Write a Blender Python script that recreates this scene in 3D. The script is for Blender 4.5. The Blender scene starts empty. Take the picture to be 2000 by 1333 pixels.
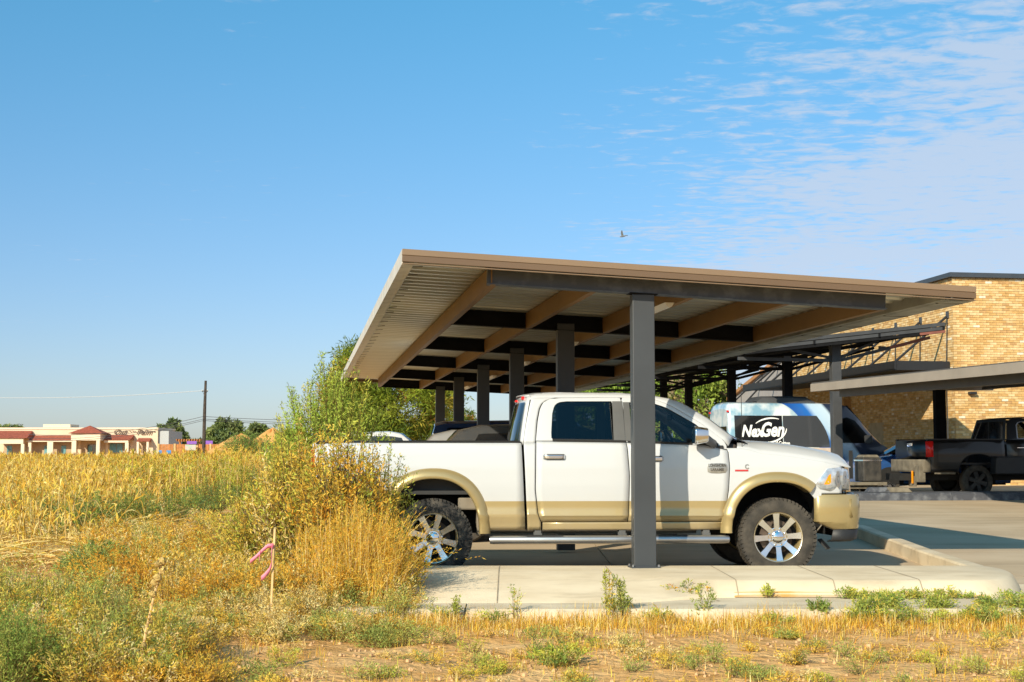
import bpy, bmesh, math, random
import numpy as np
from mathutils import Vector, Matrix
random.seed(7)
rng = np.random.default_rng(7)
S = bpy.context.scene
COL = S.collection
R = math.radians
pi = math.pi

# ------------------------------------------------------------------ camera
EYE = 1.32
FPX = 2777.0                       # focal length in photo pixels (50 mm on 36 mm)
PITCH = math.atan(223.5 / FPX)
cam_d = bpy.data.cameras.new('camera')
cam_d.lens = 50.0
cam_d.sensor_width = 36.0
cam_d.clip_end = 6000
cam_d.clip_start = 0.1
cam = bpy.data.objects.new('camera', cam_d)
cam.location = (0, 0, EYE)
cam.rotation_euler = (pi / 2 + PITCH, 0, 0)
COL.objects.link(cam)
S.camera = cam

# ------------------------------------------------------------------ sun, sky, exposure
SUN_AZ, SUN_EL = R(30), R(27)      # light runs away from the camera and to the right
ld = Vector((math.sin(SUN_AZ) * math.cos(SUN_EL), math.cos(SUN_AZ) * math.cos(SUN_EL), -math.sin(SUN_EL)))
sl = bpy.data.lights.new('sun', 'SUN')
sl.energy = 5.0
sl.angle = R(0.5)
sl.color = (1.0, 0.88, 0.68)
so = bpy.data.objects.new('sun', sl)
so.rotation_euler = ld.to_track_quat('-Z', 'Y').to_euler()
so.location = (-20, -20, 30)
COL.objects.link(so)
S.view_settings.view_transform = 'Standard'
S.view_settings.look = 'None'
S.view_settings.exposure = 0.30
S.view_settings.gamma = 1.0

world = bpy.data.worlds.new('World')
S.world = world
world.use_nodes = True
wt = world.node_tree
wt.nodes.clear()


def wn(kind, **kw):
    n = wt.nodes.new(kind)
    for k, v in kw.items():
        if k == 'ins':
            for i, x in v.items():
                n.inputs[i].default_value = x
        else:
            setattr(n, k, v)
    return n


wl = wt.links.new
sky = wn('ShaderNodeTexSky', sky_type='NISHITA', sun_disc=False, sun_elevation=SUN_EL, sun_rotation=R(210),
         altitude=900.0, air_density=1.0, dust_density=1.2, ozone_density=2.2)
tc = wn('ShaderNodeTexCoord')
sep = wn('ShaderNodeSeparateXYZ')
wl(tc.outputs['Generated'], sep.inputs[0])
elev = wn('ShaderNodeMapRange', interpolation_type='SMOOTHSTEP', ins={1: 0.0, 2: 0.5})
wl(sep.outputs[2], elev.inputs[0])
tcol = wn('ShaderNodeMix', data_type='RGBA', ins={6: (0.78, 0.81, 0.96, 1), 7: (0.48, 1.34, 1.38, 1)})
wl(elev.outputs[0], tcol.inputs[0])
tint = wn('ShaderNodeMix', data_type='RGBA', blend_type='MULTIPLY', ins={0: 1.0})
wl(sky.outputs[0], tint.inputs[6])
wl(tcol.outputs[2], tint.inputs[7])
zc = wn('ShaderNodeMath', operation='MAXIMUM', ins={1: 0.03})
wl(sep.outputs[2], zc.inputs[0])
dx = wn('ShaderNodeMath', operation='DIVIDE')
wl(sep.outputs[0], dx.inputs[0]); wl(zc.outputs[0], dx.inputs[1])
dy = wn('ShaderNodeMath', operation='DIVIDE')
wl(sep.outputs[1], dy.inputs[0]); wl(zc.outputs[0], dy.inputs[1])
cmb = wn('ShaderNodeCombineXYZ')
wl(dx.outputs[0], cmb.inputs[0]); wl(dy.outputs[0], cmb.inputs[1])
mp = wn('ShaderNodeMapping', ins={2: (0, 0, R(14)), 3: (0.75, 1.0, 1.0)})
wl(cmb.outputs[0], mp.inputs[0])
n1 = wn('ShaderNodeTexNoise', ins={'Scale': 12.0, 'Detail': 5.0, 'Roughness': 0.62, 'Distortion': 0.35})
wl(mp.outputs[0], n1.inputs['Vector'])
n2 = wn('ShaderNodeTexNoise', ins={'Scale': 1.3, 'Detail': 3.0, 'Roughness': 0.5})
wl(mp.outputs[0], n2.inputs['Vector'])
cov = wn('ShaderNodeMapRange', ins={1: -0.05, 2: 1.5, 3: -0.20, 4: 0.27})
wl(dx.outputs[0], cov.inputs[0])
n2s = wn('ShaderNodeMath', operation='MULTIPLY_ADD', ins={1: 0.55, 2: -0.27})
wl(n2.outputs[0], n2s.inputs[0])
a1 = wn('ShaderNodeMath', operation='ADD')
wl(cov.outputs[0], a1.inputs[0]); wl(n2s.outputs[0], a1.inputs[1])
a2 = wn('ShaderNodeMath', operation='ADD')
wl(a1.outputs[0], a2.inputs[0]); wl(n1.outputs[0], a2.inputs[1])
den = wn('ShaderNodeMapRange', interpolation_type='SMOOTHSTEP', ins={1: 0.46, 2: 0.78, 3: 0.0, 4: 0.72})
wl(a2.outputs[0], den.inputs[0])
cmix = wn('ShaderNodeMix', data_type='RGBA', ins={7: (4.7, 5.25, 6.2, 1)})
wl(den.outputs[0], cmix.inputs[0]); wl(tint.outputs[2], cmix.inputs[6])
bg = wn('ShaderNodeBackground', ins={1: 0.106})
wl(cmix.outputs[2], bg.inputs[0])
wo = wn('ShaderNodeOutputWorld')
wl(bg.outputs[0], wo.inputs[0])


# ------------------------------------------------------------------ helpers
def W(px, py, Y):
    """World point seen at photo pixel (px, py) at depth Y."""
    u = (666.5 - py) / FPX
    y = math.cos(PITCH) - u * math.sin(PITCH)
    z = math.sin(PITCH) + u * math.cos(PITCH)
    k = Y / y
    return Vector(((px - 1000) / FPX * k, Y, EYE + z * k))


MATS = {}


def mat(name, col, rough=0.6, metal=0.0, var=0.12, vscale=4.0, bump=0.0, bscale=40.0, coat=0.0, spec=0.5, vdetail=4.0, col2=None, lo=0.35, hi=0.65, emit=None):
    m = bpy.data.materials.new(name)
    m.use_nodes = True
    nt = m.node_tree
    b = nt.nodes['Principled BSDF']
    b.inputs['Roughness'].default_value = rough
    b.inputs['Metallic'].default_value = metal
    b.inputs['Specular IOR Level'].default_value = spec
    b.inputs['Coat Weight'].default_value = coat
    b.inputs['Coat Roughness'].default_value = 0.03
    c = (*col, 1)
    if var > 0 or col2:
        tc = nt.nodes.new('ShaderNodeTexCoord')
        no = nt.nodes.new('ShaderNodeTexNoise')
        no.inputs['Scale'].default_value = vscale
        no.inputs['Detail'].default_value = vdetail
        nt.links.new(tc.outputs['Object'], no.inputs['Vector'])
        cr = nt.nodes.new('ShaderNodeValToRGB')
        cr.color_ramp.elements[0].position = lo
        cr.color_ramp.elements[1].position = hi
        if col2:
            cr.color_ramp.elements[0].color = c
            cr.color_ramp.elements[1].color = (*col2, 1)
        else:
            cr.color_ramp.elements[0].color = (*[x * (1 - var) for x in col], 1)
            cr.color_ramp.elements[1].color = (*[min(1, x * (1 + var)) for x in col], 1)
        nt.links.new(no.outputs[0], cr.inputs[0])
        nt.links.new(cr.outputs[0], b.inputs['Base Color'])
    else:
        b.inputs['Base Color'].default_value = c
    if bump > 0:
        tc2 = nt.nodes.new('ShaderNodeTexCoord')
        nb = nt.nodes.new('ShaderNodeTexNoise')
        nb.inputs['Scale'].default_value = bscale
        nb.inputs['Detail'].default_value = 5
        nt.links.new(tc2.outputs['Object'], nb.inputs['Vector'])
        bp = nt.nodes.new('ShaderNodeBump')
        bp.inputs['Strength'].default_value = bump
        bp.inputs['Distance'].default_value = 0.05 if name == 'dirt' else 0.02
        nt.links.new(nb.outputs[0], bp.inputs['Height'])
        nt.links.new(bp.outputs[0], b.inputs['Normal'])
    if emit:
        b.inputs['Emission Color'].default_value = c
        b.inputs['Emission Strength'].default_value = emit
    MATS[name] = m
    return m


def glass(name, tintc, refl=1.0):
    m = bpy.data.materials.new(name)
    m.use_nodes = True
    nt = m.node_tree
    nt.nodes.clear()
    tr = nt.nodes.new('ShaderNodeBsdfTransparent')
    tr.inputs[0].default_value = (*tintc, 1)
    gl = nt.nodes.new('ShaderNodeBsdfGlossy')
    gl.inputs['Roughness'].default_value = 0.01
    gl.inputs[0].default_value = (0.9, 0.95, 1, 1)
    fr = nt.nodes.new('ShaderNodeFresnel')
    fr.inputs[0].default_value = 1.5
    mx = nt.nodes.new('ShaderNodeMixShader')
    o = nt.nodes.new('ShaderNodeOutputMaterial')
    nt.links.new(fr.outputs[0], mx.inputs[0])
    nt.links.new(tr.outputs[0], mx.inputs[1])
    nt.links.new(gl.outputs[0], mx.inputs[2])
    nt.links.new(mx.outputs[0], o.inputs[0])
    MATS[name] = m
    return m


def leafmat(name, trans=0.25, rough=0.7):
    m = bpy.data.materials.new(name)
    m.use_nodes = True
    nt = m.node_tree
    nt.nodes.clear()
    at = nt.nodes.new('ShaderNodeAttribute')
    at.attribute_name = 'Col'
    df = nt.nodes.new('ShaderNodeBsdfDiffuse')
    tl = nt.nodes.new('ShaderNodeBsdfTranslucent')
    mx = nt.nodes.new('ShaderNodeMixShader')
    mx.inputs[0].default_value = trans
    o = nt.nodes.new('ShaderNodeOutputMaterial')
    nt.links.new(at.outputs[0], df.inputs[0])
    nt.links.new(at.outputs[0], tl.inputs[0])
    nt.links.new(df.outputs[0], mx.inputs[1])
    nt.links.new(tl.outputs[0], mx.inputs[2])
    nt.links.new(mx.outputs[0], o.inputs[0])
    MATS[name] = m
    return m


def link(o, parent=None):
    COL.objects.link(o)
    if parent:
        o.parent = parent
    return o


def tag(o, label=None, cat=None, group=None, kind=None):
    if label: o['label'] = label
    if cat: o['category'] = cat
    if group: o['group'] = group
    if kind: o['kind'] = kind
    return o


def empty(name, loc=(0, 0, 0), rz=0.0, label=None, cat=None, group=None):
    o = bpy.data.objects.new(name, None)
    o.location = loc
    o.rotation_euler = (0, 0, rz)
    o.empty_display_size = 0.2
    COL.objects.link(o)
    return tag(o, label, cat, group)


def copy_tree(o, parent=None):
    c = o.copy()
    COL.objects.link(c)
    c.parent = parent
    for ch in list(o.children):
        copy_tree(ch, c)
    return c


class MB:
    """Collects shapes; build() links them as one mesh object."""

    def __init__(s):
        s.v = []; s.f = []

    def add(s, vs, fs):
        b = len(s.v)
        s.v += [tuple(p) for p in vs]
        s.f += [tuple(i + b for i in q) for q in fs]
        return s

    def box(s, c, d, rot=None, taper=1.0):
        hx, hy, hz = d[0] / 2, d[1] / 2, d[2] / 2
        vs = [Vector((x * hx * (taper if z > 0 else 1), y * hy * (taper if z > 0 else 1), z * hz)) for z in (-1, 1) for y in (-1, 1) for x in (-1, 1)]
        if rot is not None:
            vs = [rot @ p for p in vs]
        c = Vector(c)
        vs = [p + c for p in vs]
        return s.add(vs, [(0, 2, 3, 1), (4, 5, 7, 6), (0, 1, 5, 4), (2, 6, 7, 3), (0, 4, 6, 2), (1, 3, 7, 5)])

    def bar(s, a, b, w, h, up=(0, 0, 1)):
        """Rectangular bar from a to b, w across, h along up."""
        a = Vector(a); b = Vector(b); d = (b - a)
        L = d.length; d.normalize()
        side = d.cross(Vector(up)).normalized()
        u = side.cross(d).normalized()
        vs = []
        for p in (a, b):
            for sx, sy in ((-1, -1), (1, -1), (1, 1), (-1, 1)):
                vs.append(p + side * (sx * w / 2) + u * (sy * h / 2))
        return s.add(vs, [(3, 2, 1, 0), (4, 5, 6, 7), (0, 1, 5, 4), (1, 2, 6, 5), (2, 3, 7, 6), (3, 0, 4, 7)])

    def tube(s, pts, r, n=8, cap=True):
        pts = [Vector(p) for p in pts]
        rs = r if isinstance(r, (list, tuple)) else [r] * len(pts)
        base = len(s.v)
        ref = Vector((0.13, 0.2, 0.97))
        for i, p in enumerate(pts):
            d = (pts[min(i + 1, len(pts) - 1)] - pts[max(i - 1, 0)]).normalized()
            if abs(d.dot(ref)) > 0.95: rr = Vector((1, 0, 0))
            else: rr = ref
            u = d.cross(rr).normalized(); w = d.cross(u)
            for k in range(n):
                a = 2 * pi * k / n
                s.v.append(tuple(p + (u * math.cos(a) + w * math.sin(a)) * rs[i]))
        for i in range(len(pts) - 1):
            for k in range(n):
                k2 = (k + 1) % n
                s.f.append((base + i * n + k, base + i * n + k2, base + (i + 1) * n + k2, base + (i + 1) * n + k))
        if cap:
            s.f.append(tuple(base + k for k in range(n))[::-1])
            s.f.append(tuple(base + (len(pts) - 1) * n + k for k in range(n)))
        return s

    def lathe(s, prof, n=32, axis='y', c=(0, 0, 0), closed=False):
        """prof: (radius, along-axis) pairs turned round the axis."""
        base = len(s.v)
        for r, h in prof:
            for k in range(n):
                a = 2 * pi * k / n
                x, z = r * math.cos(a), r * math.sin(a)
                p = (x, h, z) if axis == 'y' else ((x, z, h) if axis == 'z' else (h, x, z))
                s.v.append((p[0] + c[0], p[1] + c[1], p[2] + c[2]))
        m = len(prof)
        for i in range(m if closed else m - 1):
            j = (i + 1) % m
            for k in range(n):
                k2 = (k + 1) % n
                s.f.append((base + i * n + k, base + i * n + k2, base + j * n + k2, base + j * n + k))
        return s

    def grid(s, fn, nu, nv):
        base = len(s.v)
        for i in range(nu + 1):
            for j in range(nv + 1):
                s.v.append(tuple(fn(i / nu, j / nv)))
        for i in range(nu):
            for j in range(nv):
                a = base + i * (nv + 1) + j
                s.f.append((a, a + nv + 1, a + nv + 2, a + 1))
        return s

    def loops(s, ls, closed=True, cap=False):
        """Skin successive loops (equal point counts)."""
        base = len(s.v); n = len(ls[0])
        for l in ls:
            s.v += [tuple(p) for p in l]
        for i in range(len(ls) - 1):
            for k in range(n if closed else n - 1):
                k2 = (k + 1) % n
                s.f.append((base + i * n + k, base + i * n + k2, base + (i + 1) * n + k2, base + (i + 1) * n + k))
        if cap:
            s.f.append(tuple(base + k for k in range(n))[::-1])
            s.f.append(tuple(base + (len(ls) - 1) * n + k for k in range(n)))
        return s

    def prism(s, poly, fn0, fn1):
        """poly of 2-D points; fn0/fn1 map to the two end faces."""
        n = len(poly)
        vs = [fn0(*p) for p in poly] + [fn1(*p) for p in poly]
        fs = [tuple(range(n))[::-1], tuple(range(n, 2 * n))]
        fs += [(k, (k + 1) % n, n + (k + 1) % n, n + k) for k in range(n)]
        return s.add(vs, fs)

    def mirror(s):
        o = MB()
        o.v = [(x, -y, z) for x, y, z in s.v]
        o.f = [q[::-1] for q in s.f]
        return o

    def mesh(s, name, m, smooth=35):
        me = bpy.data.meshes.new(name)
        me.from_pydata(s.v, [], s.f)
        if m is not None:
            me.materials.append(MATS[m] if isinstance(m, str) else m)
        bm = bmesh.new(); bm.from_mesh(me)
        bmesh.ops.recalc_face_normals(bm, faces=bm.faces)
        bm.to_mesh(me); bm.free()
        if smooth:
            me.polygons.foreach_set('use_smooth', [True] * len(me.polygons))
            me.set_sharp_from_angle(angle=R(smooth))
        return me

    def build(s, name, m, parent=None, smooth=35, bevel=0.0, solid=0.0, loc=None):
        o = bpy.data.objects.new(name, s.mesh(name, m, smooth))
        if loc is not None: o.location = loc
        if solid:
            md = o.modifiers.new('thick', 'SOLIDIFY'); md.thickness = solid; md.offset = -1
        if bevel:
            md = o.modifiers.new('bevel', 'BEVEL'); md.width = bevel; md.segments = 2; md.limit_method = 'ANGLE'; md.angle_limit = R(40)
        return link(o, parent)


def npmesh(name, V, F, C, m):
    """Mesh from numpy arrays: V (n,3), F (k,4) quads, C (n,3) colours."""
    me = bpy.data.meshes.new(name)
    me.vertices.add(len(V)); me.vertices.foreach_set('co', V.astype(np.float32).ravel())
    me.loops.add(F.size); me.loops.foreach_set('vertex_index', F.astype(np.int32).ravel())
    me.polygons.add(len(F)); me.polygons.foreach_set('loop_start', np.arange(0, F.size, F.shape[1], dtype=np.int32))
    ca = me.color_attributes.new('Col', 'FLOAT_COLOR', 'POINT')
    c4 = np.ones((len(V), 4), np.float32); c4[:, :3] = np.clip(C, 0, 1)
    ca.data.foreach_set('color', c4.ravel())
    me.materials.append(MATS[m])
    me.update(calc_edges=True)
    me.validate()
    return me


def unit(a):
    return a / (np.linalg.norm(a, axis=-1, keepdims=True) + 1e-9)


class Fol:
    """Vectorised ribbons and leaves."""

    def __init__(s):
        s.V = []; s.F = []; s.C = []; s.n = 0

    def ribbons(s, Pc, side, wid, C):
        """Pc (n,K,3) centre lines, side (n,3), wid (n,K) widths, C (n,3) or (n,K,3)."""
        n, K, _ = Pc.shape
        sd = side[:, None, :] * wid[:, :, None] * 0.5
        V = np.stack([Pc - sd, Pc + sd], axis=2).reshape(n, K * 2, 3)
        idx = np.array([[2 * k, 2 * k + 1, 2 * k + 3, 2 * k + 2] for k in range(K - 1)])
        F = (idx[None] + (np.arange(n) * K * 2)[:, None, None]).reshape(-1, 4) + s.n
        if C.ndim == 2: C = np.repeat(C[:, None, :], K, 1)
        s.V.append(V.reshape(-1, 3)); s.F.append(F); s.C.append(np.repeat(C, 2, axis=1).reshape(-1, 3))
        s.n += n * K * 2
        return s

    def leaves(s, P, D, L, Wd, C):
        n = len(P)
        D = unit(D)
        sd = unit(np.cross(D, rng.normal(size=(n, 3))))
        mid = P + D * (L * 0.45)[:, None]
        V = np.stack([P, mid + sd * (Wd / 2)[:, None], P + D * L[:, None], mid - sd * (Wd / 2)[:, None]], 1)
        F = np.arange(4 * n).reshape(n, 4) + s.n
        s.V.append(V.reshape(-1, 3)); s.F.append(F); s.C.append(np.repeat(C, 4, axis=0))
        s.n += 4 * n
        return s

    def tubes(s, Pc, rad, C):
        """Pc (n,K,3), rad (n,K): three-sided stalks."""
        n, K, _ = Pc.shape
        a = np.array([0, 2.094, 4.189])
        off = np.stack([np.cos(a), np.sin(a), 0 * a], 1)
        V = (Pc[:, :, None, :] + off[None, None] * rad[:, :, None, None]).reshape(n, K * 3, 3)
        idx = np.array([[3 * k + j, 3 * k + (j + 1) % 3, 3 * k + 3 + (j + 1) % 3, 3 * k + 3 + j] for k in range(K - 1) for j in range(3)])
        F = (idx[None] + (np.arange(n) * K * 3)[:, None, None]).reshape(-1, 4) + s.n
        s.V.append(V.reshape(-1, 3)); s.F.append(F)
        s.C.append(np.repeat(C[:, None, :], K * 3, 1).reshape(-1, 3))
        s.n += n * K * 3
        return s

    def build(s, name, m='leaf', parent=None):
        me = npmesh(name, np.concatenate(s.V), np.concatenate(s.F), np.concatenate(s.C), m)
        return link(bpy.data.objects.new(name, me), parent)


def pal(n, cols, jit=0.15):
    """n colours picked from a palette of (r,g,b,weight)."""
    cols = np.array(cols, float)
    k = rng.choice(len(cols), size=n, p=cols[:, 3] / cols[:, 3].sum())
    return cols[k, :3] * (1 + rng.uniform(-jit, jit, (n, 1))) * (1 + rng.uniform(-0.06, 0.06, (n, 3)))


# ------------------------------------------------------------------ materials
mat('dirt', (0.60, 0.31, 0.10), 0.95, var=0, spec=0.05, col2=(0.76, 0.47, 0.205), vscale=2.3, vdetail=9, bump=0.9, bscale=14)
mat('concrete', (0.60, 0.49, 0.335), 0.85, var=0, spec=0.1, col2=(0.72, 0.61, 0.44), vscale=1.6, vdetail=8, bump=0.15, bscale=60)
mat('lot_concrete', (0.46, 0.355, 0.235), 0.9, var=0, spec=0.08, col2=(0.57, 0.455, 0.315), vscale=0.5, vdetail=9, bump=0.1, bscale=50)


def worn(name, amt, sc, stretch, col):
    """stains and sweeping wear marks laid over a base colour"""
    nt = MATS[name].node_tree
    bs = nt.nodes['Principled BSDF']
    src = bs.inputs['Base Color'].links[0].from_socket
    t = nt.nodes.new('ShaderNodeTexCoord'); mp_ = nt.nodes.new('ShaderNodeMapping'); mp_.inputs[3].default_value = stretch
    nt.links.new(t.outputs['Object'], mp_.inputs[0])
    no = nt.nodes.new('ShaderNodeTexNoise'); no.inputs['Scale'].default_value = sc; no.inputs['Detail'].default_value = 8; no.inputs['Roughness'].default_value = .65
    nt.links.new(mp_.outputs[0], no.inputs['Vector'])
    mr = nt.nodes.new('ShaderNodeMapRange'); mr.inputs[1].default_value = .52; mr.inputs[2].default_value = .74; mr.inputs[4].default_value = amt
    nt.links.new(no.outputs[0], mr.inputs[0])
    mx = nt.nodes.new('ShaderNodeMix'); mx.data_type = 'RGBA'; mx.inputs[7].default_value = (*col, 1)
    nt.links.new(mr.outputs[0], mx.inputs[0]); nt.links.new(src, mx.inputs[6]); nt.links.new(mx.outputs[2], bs.inputs['Base Color'])


worn('lot_concrete', .65, 1.0, (.25, 1.6, 1), (.27, .21, .14))
worn('concrete', .5, 2.2, (.5, 1.6, 2), (.33, .26, .17))
worn('dirt', .6, 1.1, (1, 1, 1), (.44, .22, .075))
mat('dark_kerb', (0.055, 0.06, 0.075), 0.75, var=0, col2=(0.17, 0.18, 0.20), vscale=5, vdetail=8, lo=0.45, hi=0.72)
mat('post_grey', (0.045, 0.050, 0.056), 0.5, var=0.10, vscale=1.5)
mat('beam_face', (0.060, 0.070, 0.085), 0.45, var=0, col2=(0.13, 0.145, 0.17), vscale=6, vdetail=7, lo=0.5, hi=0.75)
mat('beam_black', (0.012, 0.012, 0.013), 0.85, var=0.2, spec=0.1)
mat('purlin_tan', (0.20, 0.105, 0.03), 0.55, var=0.10, vscale=1.2)
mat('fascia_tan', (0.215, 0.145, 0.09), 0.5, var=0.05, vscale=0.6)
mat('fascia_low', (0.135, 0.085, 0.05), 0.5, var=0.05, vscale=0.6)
mat('deck', (0.60, 0.56, 0.44), 0.36, metal=0.6, var=0.10, vscale=0.9)
mat('gutter', (0.32, 0.30, 0.24), 0.5, var=0.25, vscale=2.5)
mat('strap', (0.05, 0.04, 0.03), 0.7, var=0.1)
mat('lamp_white', (0.75, 0.72, 0.65), 0.35, var=0.03)
mat('white', (0.70, 0.70, 0.69), 0.35, var=0.0, coat=1.0)
mat('tan_paint', (0.42, 0.32, 0.145), 0.33, metal=0.45, var=0.03, coat=0.8)
mat('chrome', (0.75, 0.76, 0.78), 0.10, metal=1.0, var=0.0)
mat('polish', (0.86, 0.86, 0.86), 0.24, metal=1.0, var=0.05, vscale=6)
mat('satin_alu', (0.50, 0.50, 0.51), 0.34, metal=0.9, var=0.08)
mat('rubber', (0.042, 0.038, 0.033), 0.85, var=0.0, spec=0.2, col2=(0.080, 0.069, 0.056), vscale=9, bump=0.3, bscale=60)
mat('mud_rubber', (0.022, 0.021, 0.020), 0.9, var=0.0, col2=(0.12, 0.105, 0.085), vscale=8, vdetail=8, bump=0.7, bscale=30, lo=0.45, hi=0.8)
mat('black_plastic', (0.018, 0.018, 0.019), 0.55, var=0.15)
mat('trim_grey', (0.10, 0.10, 0.098), 0.4, var=0.08)
mat('under', (0.012, 0.012, 0.012), 0.85, var=0.2)
mat('under_dust', (0.20, 0.17, 0.13), 0.9, var=0.2)
mat('rust', (0.075, 0.052, 0.036), 0.8, var=0.3)
mat('seat', (0.075, 0.06, 0.05), 0.7, var=0.15)
mat('lens', (0.55, 0.58, 0.62), 0.08, metal=0.55, var=0.25, vscale=14)
mat('amber', (0.85, 0.30, 0.01), 0.2, var=0.05)
mat('red_lens', (0.70, 0.015, 0.012), 0.15, var=0.1)
mat('red_badge', (0.5, 0.04, 0.04), 0.4, var=0)
mat('pewter', (0.40, 0.39, 0.36), 0.4, metal=0.7, var=0.15, vscale=30)
mat('letter_dark', (0.07, 0.06, 0.05), 0.6, var=0)
mat('yellow_tag', (0.75, 0.58, 0.12), 0.6, var=0)
glass('glass_dark', (0.22, 0.26, 0.30))
glass('glass_clear', (0.66, 0.72, 0.72))
glass('glass_mid', (0.20, 0.22, 0.22))
leafmat('leaf', 0.38)
leafmat('straw', 0.36)
mat('bark', (0.16, 0.11, 0.075), 0.9, var=0.3, bump=0.6, bscale=25)
mat('wood_pole', (0.055, 0.042, 0.034), 0.9, var=0.3)

# ------------------------------------------------------------------ ground, lot, kerbs
def hnoise(x, y, s=1.0, seed=0.0):
    return (math.sin(x * 1.7 * s + seed) * math.cos(y * 1.3 * s - seed) + 0.6 * math.sin(x * 3.9 * s + y * 2.7 * s + seed * 2)
            + 0.35 * math.sin(x * 8.3 * s - y * 7.1 * s + seed)) / 1.95


def gz(x, y):
    """Dirt height."""
    d = math.hypot(x, y)
    a = 0.05 if d < 14 else (0.08 if d < 40 else 0.03)
    return -0.10 + a * 0.5 * hnoise(x, y, 0.9) + 0.02 * hnoise(x, y, 4.0, 3)


def lot_z(y):
    return 0.0 if y < 17.5 else 0.0125 * (y - 17.5)


g = MB()
xs = [-3000, -900, -300, -150, -80, -50, -35] + [-26 + i * 0.9 for i in range(21)] + [-7 + i * 0.22 for i in range(64)] + [7.2 + i * 1.5 for i in range(8)] + [25, 60, 200, 900, 3000]
ys = [-3000, -800, -100, -20, 0, 3, 6] + [7.5 + i * 0.15 for i in range(40)] + [13.5 + i * 0.6 for i in range(30)] + [32 + i * 3 for i in range(20)] + [100, 140, 200, 300, 500, 900, 1800, 4000]
g.v = [(x, y, gz(x, y) - (0.12 if (x > -3 and y > 13) else 0.0)) for x in xs for y in ys]
ny = len(ys)
g.f = [(i * ny + j, (i + 1) * ny + j, (i + 1) * ny + j + 1, i * ny + j + 1) for i in range(len(xs) - 1) for j in range(ny - 1)]
tag(g.build('ground', 'dirt', smooth=80), kind='structure')

# concrete lot in sloping slabs with open joints
lot = MB()
lot.add([(-1.5, 12.6, -0.03), (40, 12.6, -0.03), (40, 80, lot_z(80) - 0.03), (40, 17.5, -0.03), (-3.2, 17.5, -0.03), (-3.2, 80, lot_z(80) - 0.03)],
        [(0, 1, 3, 4), (4, 3, 2, 5)])
lot_o = tag(lot.build('parking_lot', 'under_dust', smooth=0), kind='structure')
ly = [12.6, 15.6, 19.4, 23.8, 28.2, 32.6, 37, 42, 48, 56, 66, 80]
lx = [-3.2 + i * 4.4 for i in range(11)]
for i in range(len(lx) - 1):
    for j in range(len(ly) - 1):
        if i == 0 and j == 0: continue
        m = MB()
        gp = 0.008
        x0, x1, y0, y1 = lx[i] + gp, lx[i + 1] - gp, ly[j] + gp, ly[j + 1] - gp
        yy = [y0, y1] if not (y0 < 17.5 < y1) else [y0, 17.5, y1]
        for a, b in zip(yy[:-1], yy[1:]):
            m.add([(x0, a, lot_z(a)), (x1, a, lot_z(a)), (x1, b, lot_z(b)), (x0, b, lot_z(b)),
                   (x0, a, lot_z(a) - 0.1), (x1, a, lot_z(a) - 0.1), (x1, b, lot_z(b) - 0.1), (x0, b, lot_z(b) - 0.1)],
                  [(0, 1, 2, 3), (0, 4, 5, 1), (2, 6, 7, 3), (1, 5, 6, 2), (0, 3, 7, 4)])
        m.build('concrete_slab', 'lot_concrete', lot_o, smooth=0)

# near kerb: its sloping apron on the left turns into an upright kerb face on the right, and the nose bends away
KZ = 0.165


def sstep(a, b, x):
    t = min(1, max(0, (x - a) / (b - a)))
    return t * t * (3 - 2 * t)


km = MB()
prev = []
XE = 4.30


def ksec(pi_, po_, k, z0=0.0, yt=None):
    """kerb section from inner edge to outer foot and gutter pan"""
    pi_ = Vector((pi_[0], pi_[1], 0)); po_ = Vector((po_[0], po_[1], 0))
    d = (po_ - pi_); L = d.length; d.normalize()
    P = lambda s_, z: tuple(pi_ + d * s_ + Vector((0, 0, z + z0)))
    return [P(0, .0), P(.0, KZ - .02), P(.02, KZ), P(L - .19, KZ), P(L - .14, KZ - .012), P(L - .02, .05), P(L, .0), P(L + .02, -.12)]


rows_k = []
for i in range(61):
    x = -1.75 + i * (XE + 1.75) / 60
    k = sstep(0.9, 2.1, x)
    yf = 12.75 + (13.25 - 12.75) * k
    rw = ksec((x, 15.12), (x, yf), k)
    if k < 1:        # sloping apron
        yt = 14.05 + (13.39 - 14.05) * k
        rw[3] = (x, yt + .05, KZ); rw[4] = (x, yt, KZ - .012)
        rw[5] = (x, yf + .02 + (1 - k) * .03, .03 + .02 * k)
    rows_k.append(rw)
for a in np.linspace(-86, 0, 18):
    t = (a + 90) / 90
    rows_k.append(ksec((XE + .48 * sstep(0, .8, t), 15.12), (XE + .82 * math.cos(R(a)), 15.12 + 1.87 * math.sin(R(a))), 1))
for t in np.linspace(.02, 1, 26):
    yy = 15.12 + 7.5 * t
    xi = 4.78 + .58 * t
    tap = 1 if t < .985 else .0
    rw = ksec((xi, yy), (xi + .36, yy), 1, lot_z(yy))
    rows_k.append(rw)
km.loops(rows_k, closed=False)
km.add(rows_k[-1], [tuple(range(8))]); km.add(rows_k[0], [tuple(range(8))])
kerb = tag(km.build('kerb', 'concrete', smooth=40), kind='structure')
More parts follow.
